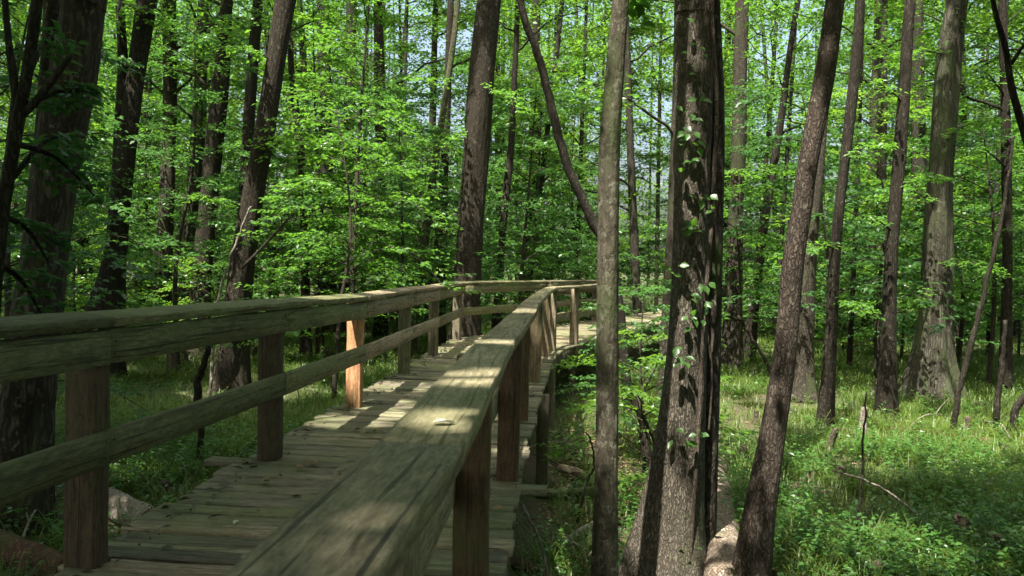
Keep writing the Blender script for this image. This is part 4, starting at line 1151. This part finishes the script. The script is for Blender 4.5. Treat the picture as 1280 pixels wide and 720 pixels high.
tw_ = Acc()
for k in range(900):
    if k < 520: x, y = rng.uniform(.15, 2.4), rng.uniform(3.6, 13)
    else:
        x, y = rng.uniform(-9, 9), rng.uniform(4, 20)
        if inside_deck(np.array([x]), np.array([y]))[0]: continue
    if x < np.interp(y, [3.5, 13], [.1, .8]) and x > -1.9: continue
    az = rng.uniform(0, 6.28); ln = rng.uniform(.12, .6); z = gz1(x, y) + .02
    e = np.array((math.cos(az) * ln, math.sin(az) * ln, rng.uniform(-.01, .06)))
    q = np.array((x, y, z)); tube(tw_, catmull([q, q + e * .5 + rvec(1, .02)[0], q + e], 3), np.linspace(rng.uniform(.004, .011), .002, 7), 5)
tag(tw_.build('twig_litter', BARK['thin'], None, True), 'small dead twigs scattered over the forest floor', 'twigs', kind='stuff')
# climbing vine on the stout trunk
vp = [np.array(at(x, y, 6.45 - .16 + dd)) for x, y, dd in ((893, -60, .05), (890, 20, .03), (896, 120, .02), (893, 210, 0), (889, 290, 0), (882, 370, 0), (878, 440, -.02), (874, 520, -.05), (868, 620, -.1), (862, 710, -.14))]
vo_ = empty('climbing_vine', tuple(vp[-1]), uniq('leafy climbing vine creeping up the right side of the stout trunk'), 'vine')
a = Acc(); P = catmull(vp, 8); tube(a, P, np.full(len(P), .016), 7)
vp2 = [np.array(at(x, y, 6.45 - .12)) for x, y in ((884, -60), (886, 60), (882, 180), (888, 300), (884, 400), (890, 470), (886, 540))]
P2 = catmull(vp2, 8); tube(a, P2, np.full(len(P2), .008), 6)
bag = ([], []); 
for (x, y) in ((850, 20), (862, 60), (872, 75), (856, 145), (868, 150), (880, 120), (858, 165), (862, 175), (870, 185), (855, 205), (876, 245), (885, 250), (880, 255), (858, 290), (862, 285), (866, 280), (868, 370), (880, 380), (872, 395), (864, 405), (850, 440), (885, 350), (840, 340), (846, 345), (852, 455), (860, 550), (845, 545), (870, 540)):
    q = np.array(at(x, y, 6.45 - (.175 if y < 430 else .25) - .03 * rng.random()))
    for k in range(3):
        bag[0].append(q[None] + rvec(1, .035)); bag[1].append(np.array([[rng.normal(0, .6), -.35, rng.normal(-.25, .3)]]))
Pv = np.concatenate(bag[0]); Dv = np.concatenate(bag[1]); n = len(Pv)
la = Acc(); leaf_add(la, Pv, Dv, np.array([[0, -.6, .9]]) + rvec(n, .35), rng.uniform(.06, .095, n), rng.uniform(.04, .06, n), rng.random(n), TPL_L)
a.build('stem', BARK['vine'], vo_, True, vp[-1]); la.build('leaves', LEAF['beech'], vo_, False, vp[-1])

dl = Acc(); n = 420
yy = 2.6 + 11.5 * rng.random(n) ** 1.2; kk = np.array([lerp2(LE, s_) for s_ in np.linspace(0, 6, 60)]); k2 = np.array([lerp2(RE, s_) for s_ in np.linspace(0, 6, 60)])
f_ = rng.random(n); f_ = np.where(rng.random(n) < .45, .12 * f_, f_)
xx = np.interp(yy, kk[:, 1], kk[:, 0]) * (1 - f_) + np.interp(yy, k2[:, 1], k2[:, 0]) * f_
cl = vnoise(xx * 2.2, yy * 1.3, 19) > .42; xx, yy = xx[cl], yy[cl]; n = len(xx); az = rng.uniform(0, 6.28, n)
leaf_add(dl, np.stack([xx, yy, np.full(n, .006) + .006 * rng.random(n)], -1), np.stack([np.cos(az), np.sin(az), rng.normal(.12, .12, n)], -1), np.tile((0, 0, 1.0), (n, 1)) + rvec(n, .3),
         rng.uniform(.02, .085, n), rng.uniform(.010, .036, n), rng.random(n) * .6)
tag(dl.build('leaf_crumbs', LEAF['crumb']), 'dark leaf crumbs and catkins scattered over the deck planks', 'litter', kind='stuff')
# fallen leaves and twigs on the deck and on the cap rail
FL = [((300, 652), 0, 'pale fallen leaf lying alone on the near planks', 'petal'), ((373, 588), 0, 'curled brown leaf on the planks by the second left post', 'dry'), ((396, 582), 0, 'dark curled leaf right of the curled brown leaf', 'dry'),
      ((333, 605), 0, 'dark crumpled leaf on a pale plank edge', 'dry'), ((455, 545), 0, 'brown leaf beside the sunlit deck stripe', 'dry'), ((470, 540), 0, 'dark leaf at the edge of the sunlit deck stripe', 'dry'),
      ((442, 540), 0, 'small brown leaf in the deck shade left of the stripe', 'dry'), ((436, 512), 0, 'leaf scrap at the foot of the orange post', 'dry'), ((544, 530), 1.0, 'small pale leaf lying on the sunlit cap rail', 'petal'), ((610, 640), 0, 'dry leaf on the outer plank ends right of the railing', 'dry')]
for ((px, py), z, lab, mt) in FL:
    p = on(px, py, z); a = Acc(); az = rng.uniform(0, 6.28)
    for k in range(1 if mt == 'petal' else 2):
        leaf_add(a, rvec(1, .01) * (1, 1, .2) + (0, 0, .010 if mt == 'dry' else .004), np.array([[math.cos(az + k * 2), math.sin(az + k * 2), (.25 if mt == 'dry' else .0)]]), np.array([[.05 if mt == 'petal' else .2 * rng.normal(), .2 * rng.normal(), 1]]), .065 if mt == 'dry' else .05, .04 if mt == 'dry' else .03, np.array([rng.random()]), TPL_L)
    o = a.build('fallen_leaf', LEAF[mt]); o.location = (p.x, p.y, z + .002); tag(o, uniq(lab), 'leaf', 'fallen leaves on the boardwalk')

# ------------------------------------------------------------------ light
w = bpy.data.worlds.new('World'); scene.world = w; w.use_nodes = True
nt = w.node_tree; bg = nt.nodes['Background']
sky = nt.nodes.new('ShaderNodeTexSky'); sky.sky_type = 'NISHITA'; sky.sun_disc = False
sky.sun_elevation = math.asin(-SUN[2]); sky.sun_rotation = math.atan2(-SUN[0], -SUN[1])
sky.air_density = 1.0; sky.dust_density = 8.0
nt.links.new(sky.outputs[0], bg.inputs[0]); bg.inputs[1].default_value = .12
sl = bpy.data.lights.new('sun', 'SUN'); sl.energy = 5.0; sl.angle = math.radians(.53); sl.color = (1.0, .94, .84)
so = bpy.data.objects.new('sun', sl); C.objects.link(so)
so.rotation_euler = Vector(SUN).to_track_quat('-Z', 'Y').to_euler(); so.location = (-6, -10, 25)

vs = scene.view_settings
vs.view_transform = 'Standard'; vs.look = 'None'; vs.gamma = 1.0; vs.use_curve_mapping = False; vs.exposure = 1.95
scene.render.engine = 'CYCLES'
cy = scene.cycles
cy.max_bounces = 8; cy.diffuse_bounces = 5; cy.glossy_bounces = 2; cy.transmission_bounces = 4; cy.transparent_max_bounces = 4
cy.use_denoising = True; cy.sample_clamp_indirect = 6.0
cy.caustics_reflective = False; cy.caustics_refractive = False
if DEBUG: print([(o.name, o['label']) for o in bpy.data.objects if 'label' in o and len(o['label'].replace('-', ' ').split()) > 16 or 'label' in o and len(o['label'].split())>16])
if DEBUG:
    dg = bpy.context.evaluated_depsgraph_get()
    for (px, py) in ((800, 683), (760, 678), (860, 690), (700, 352), (640, 352), (900, 640), (735, 500), (722, 400)):
        o = Vector((0, 0, CAMZ)); v = ray(px, py).normalized()
        ok, loc, no, ix, ob, mt = scene.ray_cast(dg, o, v)
        print('HIT', px, py, ob and ob.name, ob and ob.parent and ob.parent.name, [round(c, 2) for c in loc])
    dg = bpy.context.evaluated_depsgraph_get()
    for (q, r) in SPOTS:
        o = Vector(q) - Vector(SUN) * .1; hit = []
        for _ in range(6):
            ok, loc, no, ix, ob, mt = scene.ray_cast(dg, o, -Vector(SUN))
            if not ok: break
            hit.append((ob.name, ob.parent.name if ob.parent else '', round((loc - Vector(q)).length, 1))); o = loc - Vector(SUN) * .02
        print([round(float(c), 2) for c in q], round(r, 2), hit)
print('done', round(time.time() - T0, 1), 'objects', len(bpy.data.objects), 'verts', sum(len(m.vertices) for m in bpy.data.meshes))
